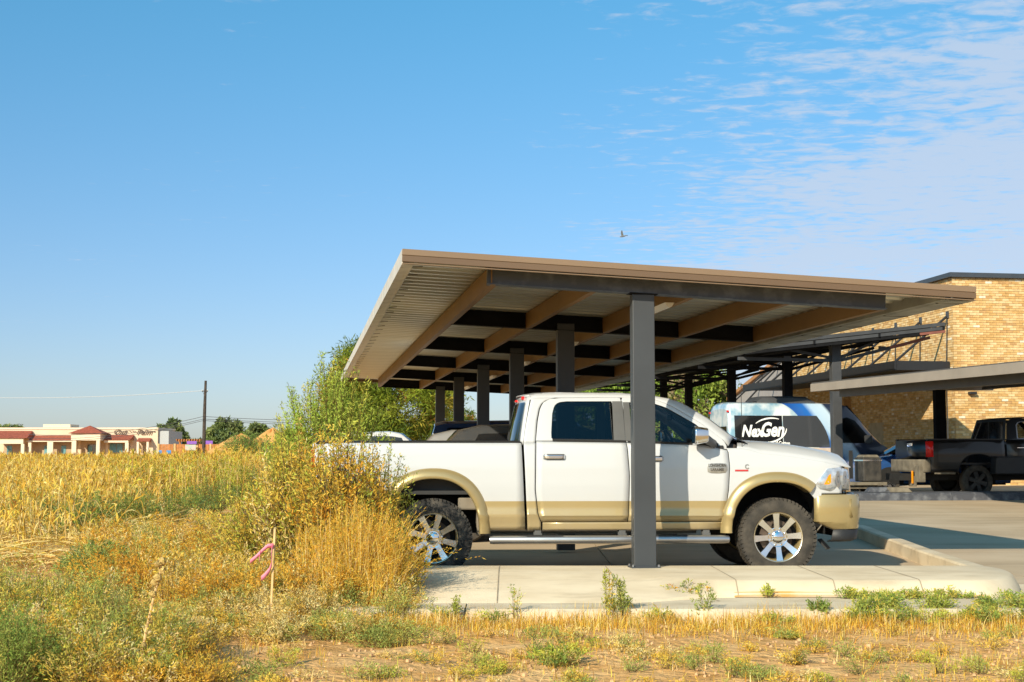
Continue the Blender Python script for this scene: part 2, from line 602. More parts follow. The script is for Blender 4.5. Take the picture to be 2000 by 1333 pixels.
# gutter pan in front, in pours with joints between them
px_ = [-1.75, -0.4, 1.25, 3.1, 5.2, 7.4, 9.6]
for x0, x1 in zip(px_[:-1], px_[1:]):
    m = MB()
    y1 = 14.6 if x1 > 4.5 else 13.6
    m.add([(x0 + .006, 12.30, .012), (x1 - .006, 12.30, .012), (x1 - .006, y1, .016), (x0 + .006, y1, .016), (x0 + .006, 12.26, -.01), (x1 - .006, 12.26, -.01), (x1 - .006, 12.26, -.3), (x0 + .006, 12.26, -.3)], [(0, 1, 2, 3), (4, 5, 1, 0), (7, 6, 5, 4)])
    m.build('gutter_pan', 'concrete', kerb, smooth=0)
mat('stain', (0.55, 0.31, 0.10), 0.9, var=0, spec=.1, col2=(0.58, 0.44, 0.28), vscale=3, vdetail=7)
st = MB()
st.loops([[(x, 13.25 + .022 + .010, .062 + .014 * math.sin(3.1 * x) * math.sin(x)), (x, 13.262, .034), (x, 13.235, .020)] for x in np.linspace(2.05, XE + .05, 40)], closed=False)
st.build('rust_stain', 'stain', kerb, smooth=0)

mat('joint_dark', (.34, .27, .18), .95, var=.2)
for i_ in (16, 27, 38, 47, 55):
    m = MB()
    A0, A1 = rows_k[i_], rows_k[i_ + 1]
    l0 = [Vector(p) + Vector((0, -.002, .0035)) for p in A0[2:7]]
    l1 = [p + (Vector(q_) - Vector(r_)).normalized() * .010 for p, q_, r_ in zip(l0, A1[2:7], A0[2:7])]
    m.loops([l0, l1], closed=False); m.build('saw_joint', 'joint_dark', kerb, smooth=0)
for pts_ in ([(1.62, 12.36), (1.75, 12.55), (1.70, 12.72), (1.86, 12.92), (1.83, 13.05)], [(3.5, 12.4), (3.62, 12.62), (3.9, 12.75), (4.02, 13.0)], [(-.6, 12.4), (-.52, 12.52), (-.56, 12.66)]):
    m = MB(); m.loops([[(x, y, .0195), (x + .009, y + .002, .0195)] for x, y in pts_], closed=False); m.build('crack', 'joint_dark', kerb, smooth=0)

# dark kerb of the next island
k2 = MB()
for i in range(9):
    x0, x1 = 8.2 + i * 2.6, 8.2 + (i + 1) * 2.6 - 0.012
    ya, yb = 34.2 + 0.08 * x0, 34.2 + 0.08 * x1
    m = MB()
    rows = []
    for x, y in ((x0, ya), (x1, yb)):
        z = lot_z(y)
        rows.append([(x, y, z - 0.05), (x, y + 0.02, z + 0.15), (x, y + 0.06, z + 0.19), (x, y + 0.9, z + 0.20), (x, y + 0.95, z - 0.05)])
    m.loops(rows, closed=False)
    m.add(rows[0], [(0, 1, 2, 3, 4)]); m.add(rows[1], [(4, 3, 2, 1, 0)])
    if i == 0:
        kb2 = tag(m.build('kerb', 'dark_kerb', smooth=30), kind='structure')
    else:
        m.build('kerb_stone', 'dark_kerb', kb2, smooth=30)

# ------------------------------------------------------------------ near carport
CY = R(8.36)
A_ = Vector((-math.sin(CY), math.cos(CY), 0))       # along the row
T_ = Vector((math.cos(CY), math.sin(CY), 0))        # across the roof, to the right
SLOPE = 0.0455
BAY = 4.43
P0 = Vector((1.365, 14.85, 0.0))
cp = empty('carport', P0, CY, 'long grey post carport with tan fascia over the white pickup', 'carport')
# local frame: x across (to the right), y along the row, z up
SL, SR = -2.545, 3.54
YF, YB = -0.36, 5 * BAY + 0.45


def rz(x, off=0.0):
    return 3.105 + SLOPE * (SR - x) + off


for k in range(6):
    m = MB()
    zt = rz(0, -0.10 - 0.165)
    m.box((0, k * BAY, (KZ - 0.01 + zt) / 2), (0.235, 0.135, zt - KZ + 0.01 + (0 if k == 0 else 0.2)))
    if k:
        m.v = [(x, y, max(z, lot_z(14.85 + y) - 0.05)) for x, y, z in m.v]
    po = m.build('post', 'post_grey' if True else 0, cp, smooth=0, bevel=0.008)
    m = MB()
    yb = k * BAY
    for x0, x1 in ((-1.64, 2.675),):
        x0 = x0 if k == 0 else -1.585
        a = Vector((x0, yb, rz(x0, -0.158))); b = Vector((x1, yb, rz(x1, -0.158)))
        m.bar(a, b, 0.07, 0.190)
        m.bar(a + Vector((0, 0, 0.097)), b + Vector((0, 0, 0.097)), 0.135, 0.012)
        m.bar(a - Vector((0, 0, 0.097)), b - Vector((0, 0, 0.097)), 0.135, 0.012)
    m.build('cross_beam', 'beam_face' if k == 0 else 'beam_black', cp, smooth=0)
    if k == 0:
        m = MB(); m.box((0, 0, KZ + .006), (.30, .20, .014)); m.build('base_plate', 'post_grey', cp, smooth=0)
        for bx_ in (-.135, .135):
            for by_ in (-.085, .085):
                m = MB(); m.lathe([(0, KZ + .034), (.011, KZ + .034), (.012, KZ + .012)], 6, 'z', (bx_, by_, 0)); m.build('anchor_bolt', 'satin_alu', cp, smooth=0)
        m = MB()
        m.box((0, 0, rz(0, -0.10 - 0.163) + 0.004), (0.30, 0.16, 0.012), rot=Matrix.Rotation(math.atan(SLOPE), 3, 'Y'))
        m.build('cap_plate', 'beam_black', cp, smooth=0)
for q in range(5):
    x = -1.60 + q * (2.635 + 1.60) / 4
    for k in range(5):
        m = MB()
        y0, y1 = k * BAY + (0.04 if q else (0.005 if k else -0.06)), (k + 1) * BAY - (0.04 if q else 0.0)
        zt = rz(x, -0.056)
        m.box((x, (y0 + y1) / 2, zt - 0.102), (0.012, y1 - y0, 0.190))
        m.box((x + 0.03, (y0 + y1) / 2, zt - 0.202), (0.07, y1 - y0, 0.010))
        m.box((x + 0.03, (y0 + y1) / 2, zt - 0.008), (0.07, y1 - y0, 0.010))
        m.build('purlin', 'purlin_tan', cp, smooth=0)
# ribbed deck panels
npan = 25
pw = (YB - YF - 0.04) / npan
rib = [(0.0, 0.050), (0.03, 0.050), (0.095, 0.0), (0.175, 0.0), (0.24, 0.050)]
npp = 0
pm = MB()
line = []
nr = int(round(pw / 0.30)); pr = pw / nr
for r_ in range(nr):
    for (yy, zz) in rib:
        line.append((r_ * pr + yy / 0.27 * pr * 0.999, zz))
line.append((pw * 0.999, 0.050))
rows = []
for x in (SL + 0.03, SR - 0.03):
    rows.append([(x, y, rz(x, -0.052) + z) for y, z in line] + [(x, y, rz(x, -0.045) + z) for y, z in reversed(line)])
pm.loops(rows, closed=True, cap=False)
pme = pm.mesh('deck_panel', 'deck', smooth=0)
for k in range(npan):
    o = bpy.data.objects.new('deck_panel', pme)
    o.location = (0, YF + 0.02 + k * pw, 0)
    link(o, cp)


def trimrun(name, mats, x0, y0, x1, y1, hgt, thick, outward, parent, zoff=0.0, rzf=rz):
    """fascia in two bands with a shadow gap and a lip"""
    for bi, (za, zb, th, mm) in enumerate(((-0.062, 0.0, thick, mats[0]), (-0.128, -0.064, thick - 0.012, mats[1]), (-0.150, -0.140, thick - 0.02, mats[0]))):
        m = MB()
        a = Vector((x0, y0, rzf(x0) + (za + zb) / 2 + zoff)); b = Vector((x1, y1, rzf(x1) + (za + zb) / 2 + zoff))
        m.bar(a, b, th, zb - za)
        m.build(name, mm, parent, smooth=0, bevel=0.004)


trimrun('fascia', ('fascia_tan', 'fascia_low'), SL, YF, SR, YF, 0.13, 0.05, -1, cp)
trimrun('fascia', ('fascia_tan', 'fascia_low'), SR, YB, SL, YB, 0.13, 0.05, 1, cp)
mat('gutter_sunlit', (.58, .54, .47), .5, var=.1)  # lighter copy for the left gutter, sunlight on its face put into the colour
for sx, x in ((-1, SL), (1, SR)):
    m = MB()
    z = rz(x)
    w = 0.13 if sx < 0 else 0.30
    m.prism([(0, 0.0), (0, -0.150), (-sx * w * 0.9, -0.150 + (0.01 if sx < 0 else 0.0)), (-sx * w, -0.135), (-sx * w, -0.13), (-sx * w * 0.9, -0.144), (-sx * 0.01, -0.143), (-sx * 0.01, 0.0)],
            lambda a, b: (x + a, YF + 0.03, z + b), lambda a, b: (x + a, YB - 0.03, z + b))
    m.build('gutter', 'gutter_sunlit' if sx < 0 else 'gutter', cp, smooth=0)
    if sx > 0:
        cs_ = MB(); cs_.box((x - .335, (YF + YB) / 2, z - .075), (.03, YB - YF - .1, .13)); cs_.build('closure_strip', 'gutter', cp, smooth=0)
    n = 34 if sx < 0 else 17
    for k in range(n):
        y = YF + 0.3 + k * (YB - YF - 0.6) / (n - 1)
        m = MB()
        if sx < 0:
            m.bar((x + 0.01, y, z - 0.147), (x + 0.24, y + 0.10, z - 0.118), 0.012, 0.006)
        else:
            m.bar((x - 0.005, y, z - 0.153), (x - 0.30, y + 0.02, z - 0.148), 0.014, 0.006)
        m.build('gutter_strap', 'strap', cp, smooth=0)
# strip lights under the middle purlin
for k in range(5):
    m = MB()
    xq = 0.42
    yq = k * BAY + BAY * (0.20 if k == 0 else 0.42)
    zq = rz(xq, -0.27)
    m.loops([[(xq - 0.045 + 0.11 * t - 0.01, yq + yy, zq - 0.055 * math.sin(pi * t)) for t in np.linspace(0, 1, 8)] for yy in (-0.42, -0.40, 0.40, 0.42)], closed=True, cap=True)
    m.build('strip_light', 'lamp_white', cp, smooth=40)

# ------------------------------------------------------------------ truss carport across the lane
CY2 = 40.2
TC0 = W(1634.5, 900, CY2)
tcp = empty('carport', (TC0.x, CY2, 0), CY, 'dark steel truss carport in front of the brick building', 'carport')
TS = 0.115
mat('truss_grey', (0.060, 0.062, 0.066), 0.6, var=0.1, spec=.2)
mat('red_primer', (0.22, 0.075, 0.05), 0.6, var=0.15)
zr = EYE + (890 - 662) * CY2 / FPX


def tz(x, off=0.0):
    return zr + TS * x + off


XL, XR = -2.85, 2.95
for k, y in enumerate((0, 4.04, 9.87, 15.5, 19.4)):
    gr = lot_z(CY2 + y)
    m = MB()
    zt = tz(0, -0.12)
    m.box((0, y, (gr + zt) / 2), (0.27, 0.25, zt - gr))
    m.build('post', 'truss_grey' if k == 0 else 'beam_black', tcp, smooth=0, bevel=0.01)  # frames past the first are black: shade under the roof put into their colour
    m = MB()
    m.bar((XL, y, tz(XL, -0.16)), (XR - 0.15, y, tz(XR - 0.15, -0.16)), 0.10, 0.07)
    m.build('top_chord', 'beam_black', tcp, smooth=0)
    for sg, e in ((-1, XL), (1, XR - 0.1)):
        ze = tz(e, -0.26)
        zc_ = tz(0, -0.62)
        m = MB()
        p0 = Vector((sg * 0.13, y, zc_)); p1 = Vector((e, y, ze))
        md = p0.lerp(p1, 0.55 if sg > 0 else 1.0)
        m.bar(p0, md, 0.06, 0.09)
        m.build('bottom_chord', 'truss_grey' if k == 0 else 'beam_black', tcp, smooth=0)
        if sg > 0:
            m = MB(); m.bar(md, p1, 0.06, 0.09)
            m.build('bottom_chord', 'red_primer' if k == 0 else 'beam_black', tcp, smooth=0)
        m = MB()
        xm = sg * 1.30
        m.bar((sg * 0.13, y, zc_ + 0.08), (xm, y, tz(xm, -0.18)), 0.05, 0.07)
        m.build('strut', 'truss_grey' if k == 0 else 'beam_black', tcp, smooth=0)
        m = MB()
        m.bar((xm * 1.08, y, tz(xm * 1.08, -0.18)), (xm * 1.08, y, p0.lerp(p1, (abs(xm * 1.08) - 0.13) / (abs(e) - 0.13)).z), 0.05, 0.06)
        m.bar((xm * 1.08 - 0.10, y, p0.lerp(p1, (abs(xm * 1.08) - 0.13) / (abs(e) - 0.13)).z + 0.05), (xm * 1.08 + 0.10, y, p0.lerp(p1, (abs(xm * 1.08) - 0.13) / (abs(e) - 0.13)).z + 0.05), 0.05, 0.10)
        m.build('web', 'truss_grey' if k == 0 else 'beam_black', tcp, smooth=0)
for q in range(4):
    x = XL + 0.05 + q * (XR - XL - 0.1) / 3
    m = MB()
    m.box((x, 9.4, tz(x, -0.06)), (0.045, 20.4, 0.12))
    m.build('purlin', 'beam_black', tcp, smooth=0)
m = MB()
m.loops([[(XL, y, tz(XL, 0.02)), (XR, y, tz(XR, 0.02)), (XR, y, tz(XR, 0.06)), (XL, y, tz(XL, 0.06))] for y in (-0.74, 19.6)], closed=True, cap=True)
m.build('roof_sheet', 'beam_black', tcp, smooth=0)
for (za, zb, yy, mm) in ((0.0, 0.10, -0.77, 'truss_grey'), (-0.11, -0.02, -0.75, 'truss_grey'), (-0.20, -0.12, -0.73, 'beam_black')):
    m = MB()
    m.bar((XL, yy, tz(XL, (za + zb) / 2)), (XR, yy, tz(XR, (za + zb) / 2)), 0.04, zb - za)
    m.build('fascia', mm, tcp, smooth=0)
m = MB(); m.bar((XR - 0.75, -0.78, tz(XR - 0.75, -0.16)), (XR, -0.78, tz(XR, -0.16)), 0.03, 0.07)
m.build('primed_edge', 'red_primer', tcp, smooth=0)

# ------------------------------------------------------------------ third carport, its eave running towards the camera on the right
EYF = 38.2
C3 = W(1585, 766, EYF)
c3 = empty('carport', (C3.x, EYF, 0), CY, 'carport with pale tan eave above the black pickup', 'carport')
mat('fascia_pale', (0.33, 0.27, 0.21), 0.5, var=0.08, vscale=1.2)
mat('fascia_grey', (0.095, 0.085, 0.075), 0.5, var=0.08)
# local: y negative = towards the camera, x positive = away from the eave
EN = -17.0
rise = lambda y: C3.z - 0.0 * y
m = MB(); m.bar((0, 0, C3.z + .11), (0, EN, C3.z - .10), 0.06, 0.205); m.build('fascia', 'fascia_pale', c3, smooth=0)
m = MB(); m.bar((.50, -.9, C3.z - .03), (.50, EN, C3.z - .22), 0.14, 0.27); m.build('edge_beam', 'fascia_grey', c3, smooth=0)
m = MB()
m.loops([[(0.0, y, C3.z + .19 + dz), (6.2, y2, C3.z + .33 + dz), (6.2, y2, C3.z + .37 + dz), (0, y, C3.z + .23 + dz)] for y, y2, dz in ((0, 2.0, 0.02), (EN, EN, -.21))], closed=True, cap=True)
m.build('roof_sheet', 'fascia_grey', c3, smooth=0)
m = MB(); m.bar((0.05, 0.03, C3.z + .12), (6.2, 2.0, C3.z + .27), .06, .2); m.build('fascia', 'fascia_pale', c3, smooth=0)
pp = W(1836, 850, 39.2) - Vector((C3.x, EYF, 0))
pl = Matrix.Rotation(-CY, 3, 'Z') @ pp
for dy_ in (0.0, -8.86, -13.29):
    m = MB(); m.box((pl.x, pl.y + dy_, (0.1 + C3.z + .1) / 2), (0.30, 0.20, C3.z)); m.build('post', 'beam_black', c3, smooth=0, bevel=0.01)
m = MB(); m.tube([(pl.x + 0.17, pl.y - 0.11, 0.3), (pl.x + 0.17, pl.y - 0.11, C3.z + .1)], 0.02, 6); m.build('conduit', 'lamp_white', c3)
for q in range(4):
    x = 1.5 + q * 1.4
    m = MB(); m.bar((x, .3 * x - .1, C3.z + .13 + .02 * x), (x, EN + .2, C3.z - .08 + .02 * x), 0.06, 0.14); m.build('purlin', 'fascia_grey', c3, smooth=0)

# ------------------------------------------------------------------ white crew-cab pickup
TY = R(3.0)
TN = Vector((2.899, 15.6, 0))
tro = TN + Vector((-math.sin(TY), math.cos(TY), 0)) * 0.98
tk = empty('pickup_truck', tro, TY, 'white and gold crew cab pickup with chrome wheels under the carport', 'pickup truck')
# local frame: x forward (front axle at 0, rear axle at -3.753), y away from the camera, z up
RAX = -3.753


def twotone():
    m = bpy.data.materials.new('truck_two_tone'); m.use_nodes = True
    nt = m.node_tree
    b = nt.nodes['Principled BSDF']
    t = nt.nodes.new('ShaderNodeTexCoord'); sp = nt.nodes.new('ShaderNodeSeparateXYZ')
    nt.links.new(t.outputs['Object'], sp.inputs[0])
    mr = nt.nodes.new('ShaderNodeMapRange')
    mr.inputs[1].default_value = 0.826; mr.inputs[2].default_value = 0.829
    nt.links.new(sp.outputs[2], mr.inputs[0])
    # dust low on the body
    no = nt.nodes.new('ShaderNodeTexNoise'); no.inputs['Scale'].default_value = 5; no.inputs['Detail'].default_value = 7
    nt.links.new(t.outputs['Object'], no.inputs['Vector'])
    mx = nt.nodes.new('ShaderNodeMix'); mx.data_type = 'RGBA'
    mx.inputs[6].default_value = (0.43, 0.325, 0.145, 1); mx.inputs[7].default_value = (0.52, 0.535, 0.55, 1)
    nt.links.new(mr.outputs[0], mx.inputs[0])
    dr = nt.nodes.new('ShaderNodeMapRange'); dr.inputs[1].default_value = 0.95; dr.inputs[2].default_value = 0.45; dr.inputs[3].default_value = 0; dr.inputs[4].default_value = 0.75
    nt.links.new(sp.outputs[2], dr.inputs[0])
    dm = nt.nodes.new('ShaderNodeMath'); dm.operation = 'MULTIPLY'
    nt.links.new(dr.outputs[0], dm.inputs[0]); nt.links.new(no.outputs[0], dm.inputs[1])
    mx2 = nt.nodes.new('ShaderNodeMix'); mx2.data_type = 'RGBA'
    mx2.inputs[7].default_value = (0.47, 0.39, 0.28, 1)
    nt.links.new(dm.outputs[0], mx2.inputs[0]); nt.links.new(mx.outputs[2], mx2.inputs[6])
    nt.links.new(mx2.outputs[2], b.inputs['Base Color'])
    me = nt.nodes.new('ShaderNodeMapRange'); me.inputs[1].default_value = 0.826; me.inputs[2].default_value = 0.829; me.inputs[3].default_value = 0.35; me.inputs[4].default_value = 0.0
    nt.links.new(sp.outputs[2], me.inputs[0]); nt.links.new(me.outputs[0], b.inputs['Metallic'])
    b.inputs['Roughness'].default_value = 0.38
    b.inputs['Coat Weight'].default_value = 0.7; b.inputs['Coat Roughness'].default_value = 0.06
    MATS['two_tone'] = m


twotone()
ZW = np.array([.46, .55, .63, .665, .69, .72, .80, 1.0, 1.2, 1.34, 1.42, 1.48])
WW = np.array([.915, .945, .962, .990, .990, .966, .972, .990, .992, .980, .966, .945])


def wl_(x, z):
    w = float(np.interp(z, ZW, WW))
    if x > 0.45:
        w -= 0.55 * (x - 0.45) ** 2
    if x < -4.7:
        w -= 0.35 * (-4.7 - x) ** 2
    return w


def wg(z):
    return .945 - (z - 1.45) * .30


def pt(x, z, s, off=0.0):
    w = wl_(x, z) if z < 1.455 else wg(z)
    return (x, s * (w + off), z)


def arch(x, cx, a, top, bot=0.48, p=2.3):
    t = abs(x - cx) / a
    return None if t >= 1 else bot + (top - bot) * (1 - t ** p) ** (1 / p)


def side(name, xa, xb, zb, zt, nx, nz, s, m='two_tone', off=0.0, parent=None, xs=None):
    """panel between curves xa(z), xb(z) and zb(x), zt(x)"""
    b = MB()

    def fn(u, v):
        xm = xa(1.0) + (xb(1.0) - xa(1.0)) * u
        z0, z1 = zb(xm), zt(xm)
        z = z0 + (z1 - z0) * v
        x = xa(z) + (xb(z) - xa(z)) * u
        return pt(x, z, s, off)
    b.grid(fn, nx, nz)
    return b.build(name, m, parent or tk, smooth=40, solid=0.012)


cst = lambda c: (lambda *_: c)


def rs(poly, n):
    """resample a closed outline to n points by arc length"""
    P = np.array(list(poly) + [poly[0]], float)
    d = np.r_[0, np.cumsum(np.linalg.norm(np.diff(P, axis=0), axis=1))]
    t = np.linspace(0, d[-1], n, endpoint=False)
    return [(float(np.interp(k, d, P[:, 0])), float(np.interp(k, d, P[:, 1]))) for k in t]


def itp(xs, zs):
    return lambda x: float(np.interp(x, xs, zs))


door_rear = itp([.5, .6, .68, .95, 1.3, 1.50], [-2.58, -2.585, -2.62, -2.650, -2.645, -2.640])
door_mid = itp([.5, .6, .8, 1.1, 1.40, 1.50], [-1.640, -1.645, -1.632, -1.625, -1.645, -1.66])
door_front = itp([.5, .6, .77, .95, 1.2, 1.37, 1.42], [-.615, -.605, -.565, -.540, -.526, -.540, -.57])
G = 0.0045
sill_r = itp([-2.65, -1.64], [1.475, 1.462])
sill_f = itp([-1.65, -.75, -.54], [1.460, 1.428, 1.375])
EPS = 0.006
for s in (-1, 1):
    # bed side, with the rear wheel opening
    zb = lambda x: (arch(x, RAX, 0.50, 1.07) or 0.515)
    xsb = sorted(set(list(np.linspace(-5.03, -4.26, 8)) + list(RAX + 0.4999 * np.cos(np.linspace(pi, 0, 40))) + list(np.linspace(-3.24, -2.800, 8))))
    b = MB()
    rows = []
    for x in xsb:
        z0 = zb(x)
        xe = x
        rows.append([pt(xe + (0.045 * (1.455 - z) if x > -2.81 else 0), z, s) for z in np.linspace(z0, 1.4545, 22)])
    b.loops(rows, closed=False)
    b.build('bed_side', 'two_tone', tk, smooth=40, solid=0.012)
    b = MB(); b.loops([[(x, s * (0.945 - 0.0), 1.450), (x, s * 0.95, 1.470), (x, s * 0.90, 1.482), (x, s * 0.86, 1.474), (x, s * 0.855, 1.44)] for x in (-5.02, -2.81)], closed=True, cap=True)
    b.build('bed_rail_cap', 'black_plastic', tk, smooth=30)
    b = MB(); b.box((-3.92, s * 0.80, 1.20), (2.2, 0.03, 0.52)); b.build('bed_wall', 'black_plastic', tk, smooth=0)
    # cab corner below the belt
    side('cab_corner', lambda z: -2.775 + 0.045 * (1.455 - z), lambda z: door_rear(z) - G, lambda x: 0.515, cst(1.4545), 6, 22, s)
    dr = side('rear_door', lambda z: door_rear(z) + G, lambda z: door_mid(z) - G, lambda x: 0.605, sill_r, 14, 26, s)
    df = side('front_door', lambda z: door_mid(z) + G, lambda z: door_front(z) - G, lambda x: 0.605, sill_f, 16, 26, s)
    side('rocker', cst(-2.57), cst(-.62), cst(0.515), cst(0.597), 8, 5, s)
    # fender with the front wheel opening
    zt = itp([-.60, -.52, -.40, -.30, -.18, .0, .25, .5, .72], [1.40, 1.40, 1.40, 1.385, 1.345, 1.325, 1.295, 1.255, 1.205])
    zb = lambda x: (arch(x, 0, 0.51, 1.03) or (0.515 if x < 0 else 0.905))
    xsf = sorted(set(list(np.linspace(-.575, -.515, 4)) + list(0.5099 * np.cos(np.linspace(pi, 0, 40))) + list(np.linspace(.515, .72, 6))))
    b = MB(); rows = []
    for x in xsf:
        z0 = max(zb(x), 0.0) if x < 0.47 else max(zb(x), 0.905)
        col = []
        for z in np.linspace(z0, zt(x), 22):
            xx = x if x > -0.51 else min(x, 0) + (door_front(z) + G + 0.575) * (1 - (x + .575) / .065)
            col.append(pt(xx, z, s))
        rows.append(col)
    b.loops(rows, closed=False)
    fen = b.build('fender', 'two_tone', tk, smooth=40, solid=0.012)
    # flares
    for cx, a_, top, wd, nm in ((RAX, 0.50, 1.07, 0.112, 'r'), (0, 0.51, 1.03, 0.112, 'f')):
        b = MB(); rows = []
        for t in np.linspace(0, pi, 44):
            ct, st_ = -math.cos(t), math.sin(t)
            q = 2 / 2.3
            ex, ez = math.copysign(abs(ct) ** q, ct), st_ ** q
            if nm == 'f' and ct > 0 and (top - 0.5) * ez + 0.5 < 0.905:
                continue
            row = []
            for v, bulge in ((-0.06, -0.16), (-0.02, 0.030), (0.0, 0.046), (0.10, 0.054), (0.35, 0.050), (0.75, 0.034), (1.0, 0.002), (1.06, -0.012)):
                x = cx + (a_ + wd * v) * ex
                z = 0.48 + (top - 0.48 + wd * v) * ez
                w = wl_(x, min(max(z, .5), 1.35)) if not (bulge == -0.16) else 0.95
                row.append((x, s * (max(w, .955) + bulge), z))
            rows.append(row)
        b.loops(rows, closed=False)
        b.build('wheel_flare', 'tan_paint', tk, smooth=50)
        b = MB(); rows = []
        for t in np.linspace(0, pi, 30):
            ct, st_ = -math.cos(t), math.sin(t)
            q = 2 / 2.3
            x = cx + (a_ + 0.02) * math.copysign(abs(ct) ** q, ct); z = 0.46 + (top - 0.44) * st_ ** q
            rows.append([(x, s * 0.93, z), (x, s * 0.45, z)])
        b.loops(rows, closed=False)
        for r_ in rows: pass
        b.f.append(tuple(range(1, len(rows) * 2, 2)))
        b.build('wheel_liner', 'under', tk, smooth=40)
    # upper door frames with real window openings
    rd_out = [(-2.640, 1.481), (-2.615, 1.70), (-2.585, 1.84), (-2.545, 1.905), (-2.48, 1.938), (-2.36, 1.950), (-1.70, 1.955), (-1.672, 1.80), (-1.664, 1.60), (-1.655, 1.468)]
    rd_in = [(-2.470, 1.508), (-2.472, 1.56), (-2.455, 1.78), (-2.430, 1.865), (-2.385, 1.903), (-2.30, 1.914), (-1.79, 1.916), (-1.780, 1.80), (-1.774, 1.62), (-1.770, 1.484), (-2.44, 1.492)]
    fd_out = [(-1.650, 1.466), (-1.660, 1.60), (-1.665, 1.80), (-1.690, 1.956), (-1.55, 1.957), (-1.337, 1.940), (-1.20, 1.892), (-1.096, 1.838), (-.82, 1.672), (-.585, 1.490), (-.545, 1.415), (-.546, 1.385), (-.75, 1.434)]
    fd_in = [(-1.60, 1.472), (-1.605, 1.60), (-1.612, 1.80), (-1.630, 1.905), (-1.50, 1.906), (-1.337, 1.896), (-1.20, 1.850), (-1.10, 1.794), (-.88, 1.665), (-.70, 1.508), (-.625, 1.430), (-.640, 1.420), (-.80, 1.446)]

    def gp(x, z, off=0.0):
        return (x, s * (wg(max(z, 1.45)) + off), z)
    for nm, out, inn, gm in (('rear_window_frame', rd_out, rd_in, 'glass_dark'), ('front_window_frame', fd_out, fd_in, 'glass_clear')):
        n = 64
        o2, i2 = rs(out, n), rs(inn, n)
        # match start points by angle for an even ring
        b = MB()
        b.loops([[gp(x, z, -0.03) for x, z in o2], [gp(x, z, 0.0) for x, z in o2], [gp(x, z, 0.004) for x, z in [((a[0] * .5 + c[0] * .5), (a[1] * .5 + c[1] * .5)) for a, c in zip(o2, i2)]], [gp(x, z, 0.0) for x, z in i2], [gp(x, z, -0.022) for x, z in i2]])
        b.build(nm, 'two_tone', dr if 'rear' in nm else df, smooth=40)
        b = MB(); b.add([gp(x, z, -0.014) for x, z in i2], [tuple(range(n))])
        b.build('side_glass', gm, dr if 'rear' in nm else df, smooth=0)
        # black seal along the sill
    b = MB(); b.loops([[(x, s * (wg(1.455) + 0.004), z_ - 0.006), (x, s * (wg(1.455) + 0.009), z_ + 0.012), (x, s * (wg(1.455) - 0.01), z_ + 0.024)] for x, z_ in ((-2.46, 1.478), (-1.66, 1.466))], closed=False)
    b.build('window_seal', 'black_plastic', dr, smooth=0, solid=0.004)
    b = MB(); b.loops([[(x, s * (wg(1.455) + 0.005), z_ - 0.006), (x, s * (wg(1.455) + 0.010), z_ + 0.012), (x, s * (wg(1.455) - 0.01), z_ + 0.022)] for x, z_ in ((-1.64, 1.464), (-.80, 1.434), (-.60, 1.402))], closed=False)
    b.build('window_seal', 'black_plastic', df, smooth=0, solid=0.004)
    # dark pillar covers
    b = MB(); b.grid(lambda u, v: gp(-1.790 + (0.112 + 0.016 * (1 - v)) * u, 1.482 + (1.916 - 1.482) * v, 0.007), 2, 4); b.build('pillar_cover', 'trim_grey', dr, smooth=30)
    b = MB(); b.grid(lambda u, v: gp(-1.672 + 0.012 * (1 - v) + 0.07 * u, 1.476 + (1.906 - 1.476) * v, 0.007), 2, 4); b.build('pillar_cover', 'trim_grey', df, smooth=30)
    # rear pillar and roof rail
    b = MB()
    b.grid(lambda u, v: gp(-2.775 + 0.095 * ((v) ** 1.3) + (0.135 + (-2.775 + 2.64 + 0.0) * 0 + 0.0) * 0 + u * (((itp([1.455, 1.70, 1.84, 1.905, 1.938, 1.955], [-2.645, -2.622, -2.592, -2.553, -2.49, -2.40])(1.455 + 0.50 * v)) - G) - (-2.775 + 0.095 * (v ** 1.3))), 1.455 + 0.50 * v), 5, 16)
    b.build('rear_pillar', 'two_tone', tk, smooth=40, solid=0.012)
    rail = [(-2.70, 1.935, 1.99), (-2.60, 1.950, 2.008), (-2.40, 1.958, 2.015), (-2.0, 1.961, 2.017), (-1.69, 1.961, 2.012), (-1.45, 1.957, 2.002), (-1.33, 1.944, 1.985), (-1.20, 1.898, 1.952), (-1.096, 1.845, 1.903), (-.82, 1.679, 1.735), (-.585, 1.497, 1.560), (-.53, 1.425, 1.52)]
    b = MB(); rows = []
    for x, z0, z1 in rail:
        f_ = sstep(-1.4, -1.0, x)
        y1 = 0.70 + 0.08 * f_
        xo = 0.10 * f_
        rows.append([(x, s * wg(max(z0, 1.45)), z0), (x + xo * .4, s * (wg(max(z0, 1.45)) * .62 + y1 * .38), z0 * .45 + z1 * .55), (x + xo * .8, s * (wg(max(z0, 1.45)) * .25 + y1 * .75), z1 - 0.008), (x + xo, s * y1, z1)])
    b.loops(rows, closed=False)
    b.build('roof_rail', 'two_tone', tk, smooth=60, solid=0.01)
    # wheels
    # door handles
    for prt, x0, z0 in ((dr, -2.57, 1.305), (df, -1.50, 1.285)):
        b = MB(); b.loops([[(x0 + u * 0.245, s * (0.985 + 0.035 * (0.35 if u in (0, 1) else 1.0)), z0 + dz) for u in (0, .12, .3, .7, .9, 1)] for dz in (-.020, -.012, .012, .020)], closed=False)
        b.build('door_handle', 'chrome', prt, smooth=50, solid=0.012)
        b = MB(); b.box((x0 + 0.14, s * 0.989, z0), (0.19, 0.012, 0.062)); b.build('handle_cup', 'trim_grey', prt, smooth=0, bevel=0.005)
    # side step
    stp = MB()
    stp.tube([(-3.14, s * 0.975, 0.412), (-3.10, s * 0.98, 0.414), (-.60, s * 0.98, 0.414), (-.545, s * 0.975, 0.412)], [0.040, 0.046, 0.046, 0.040], 14)
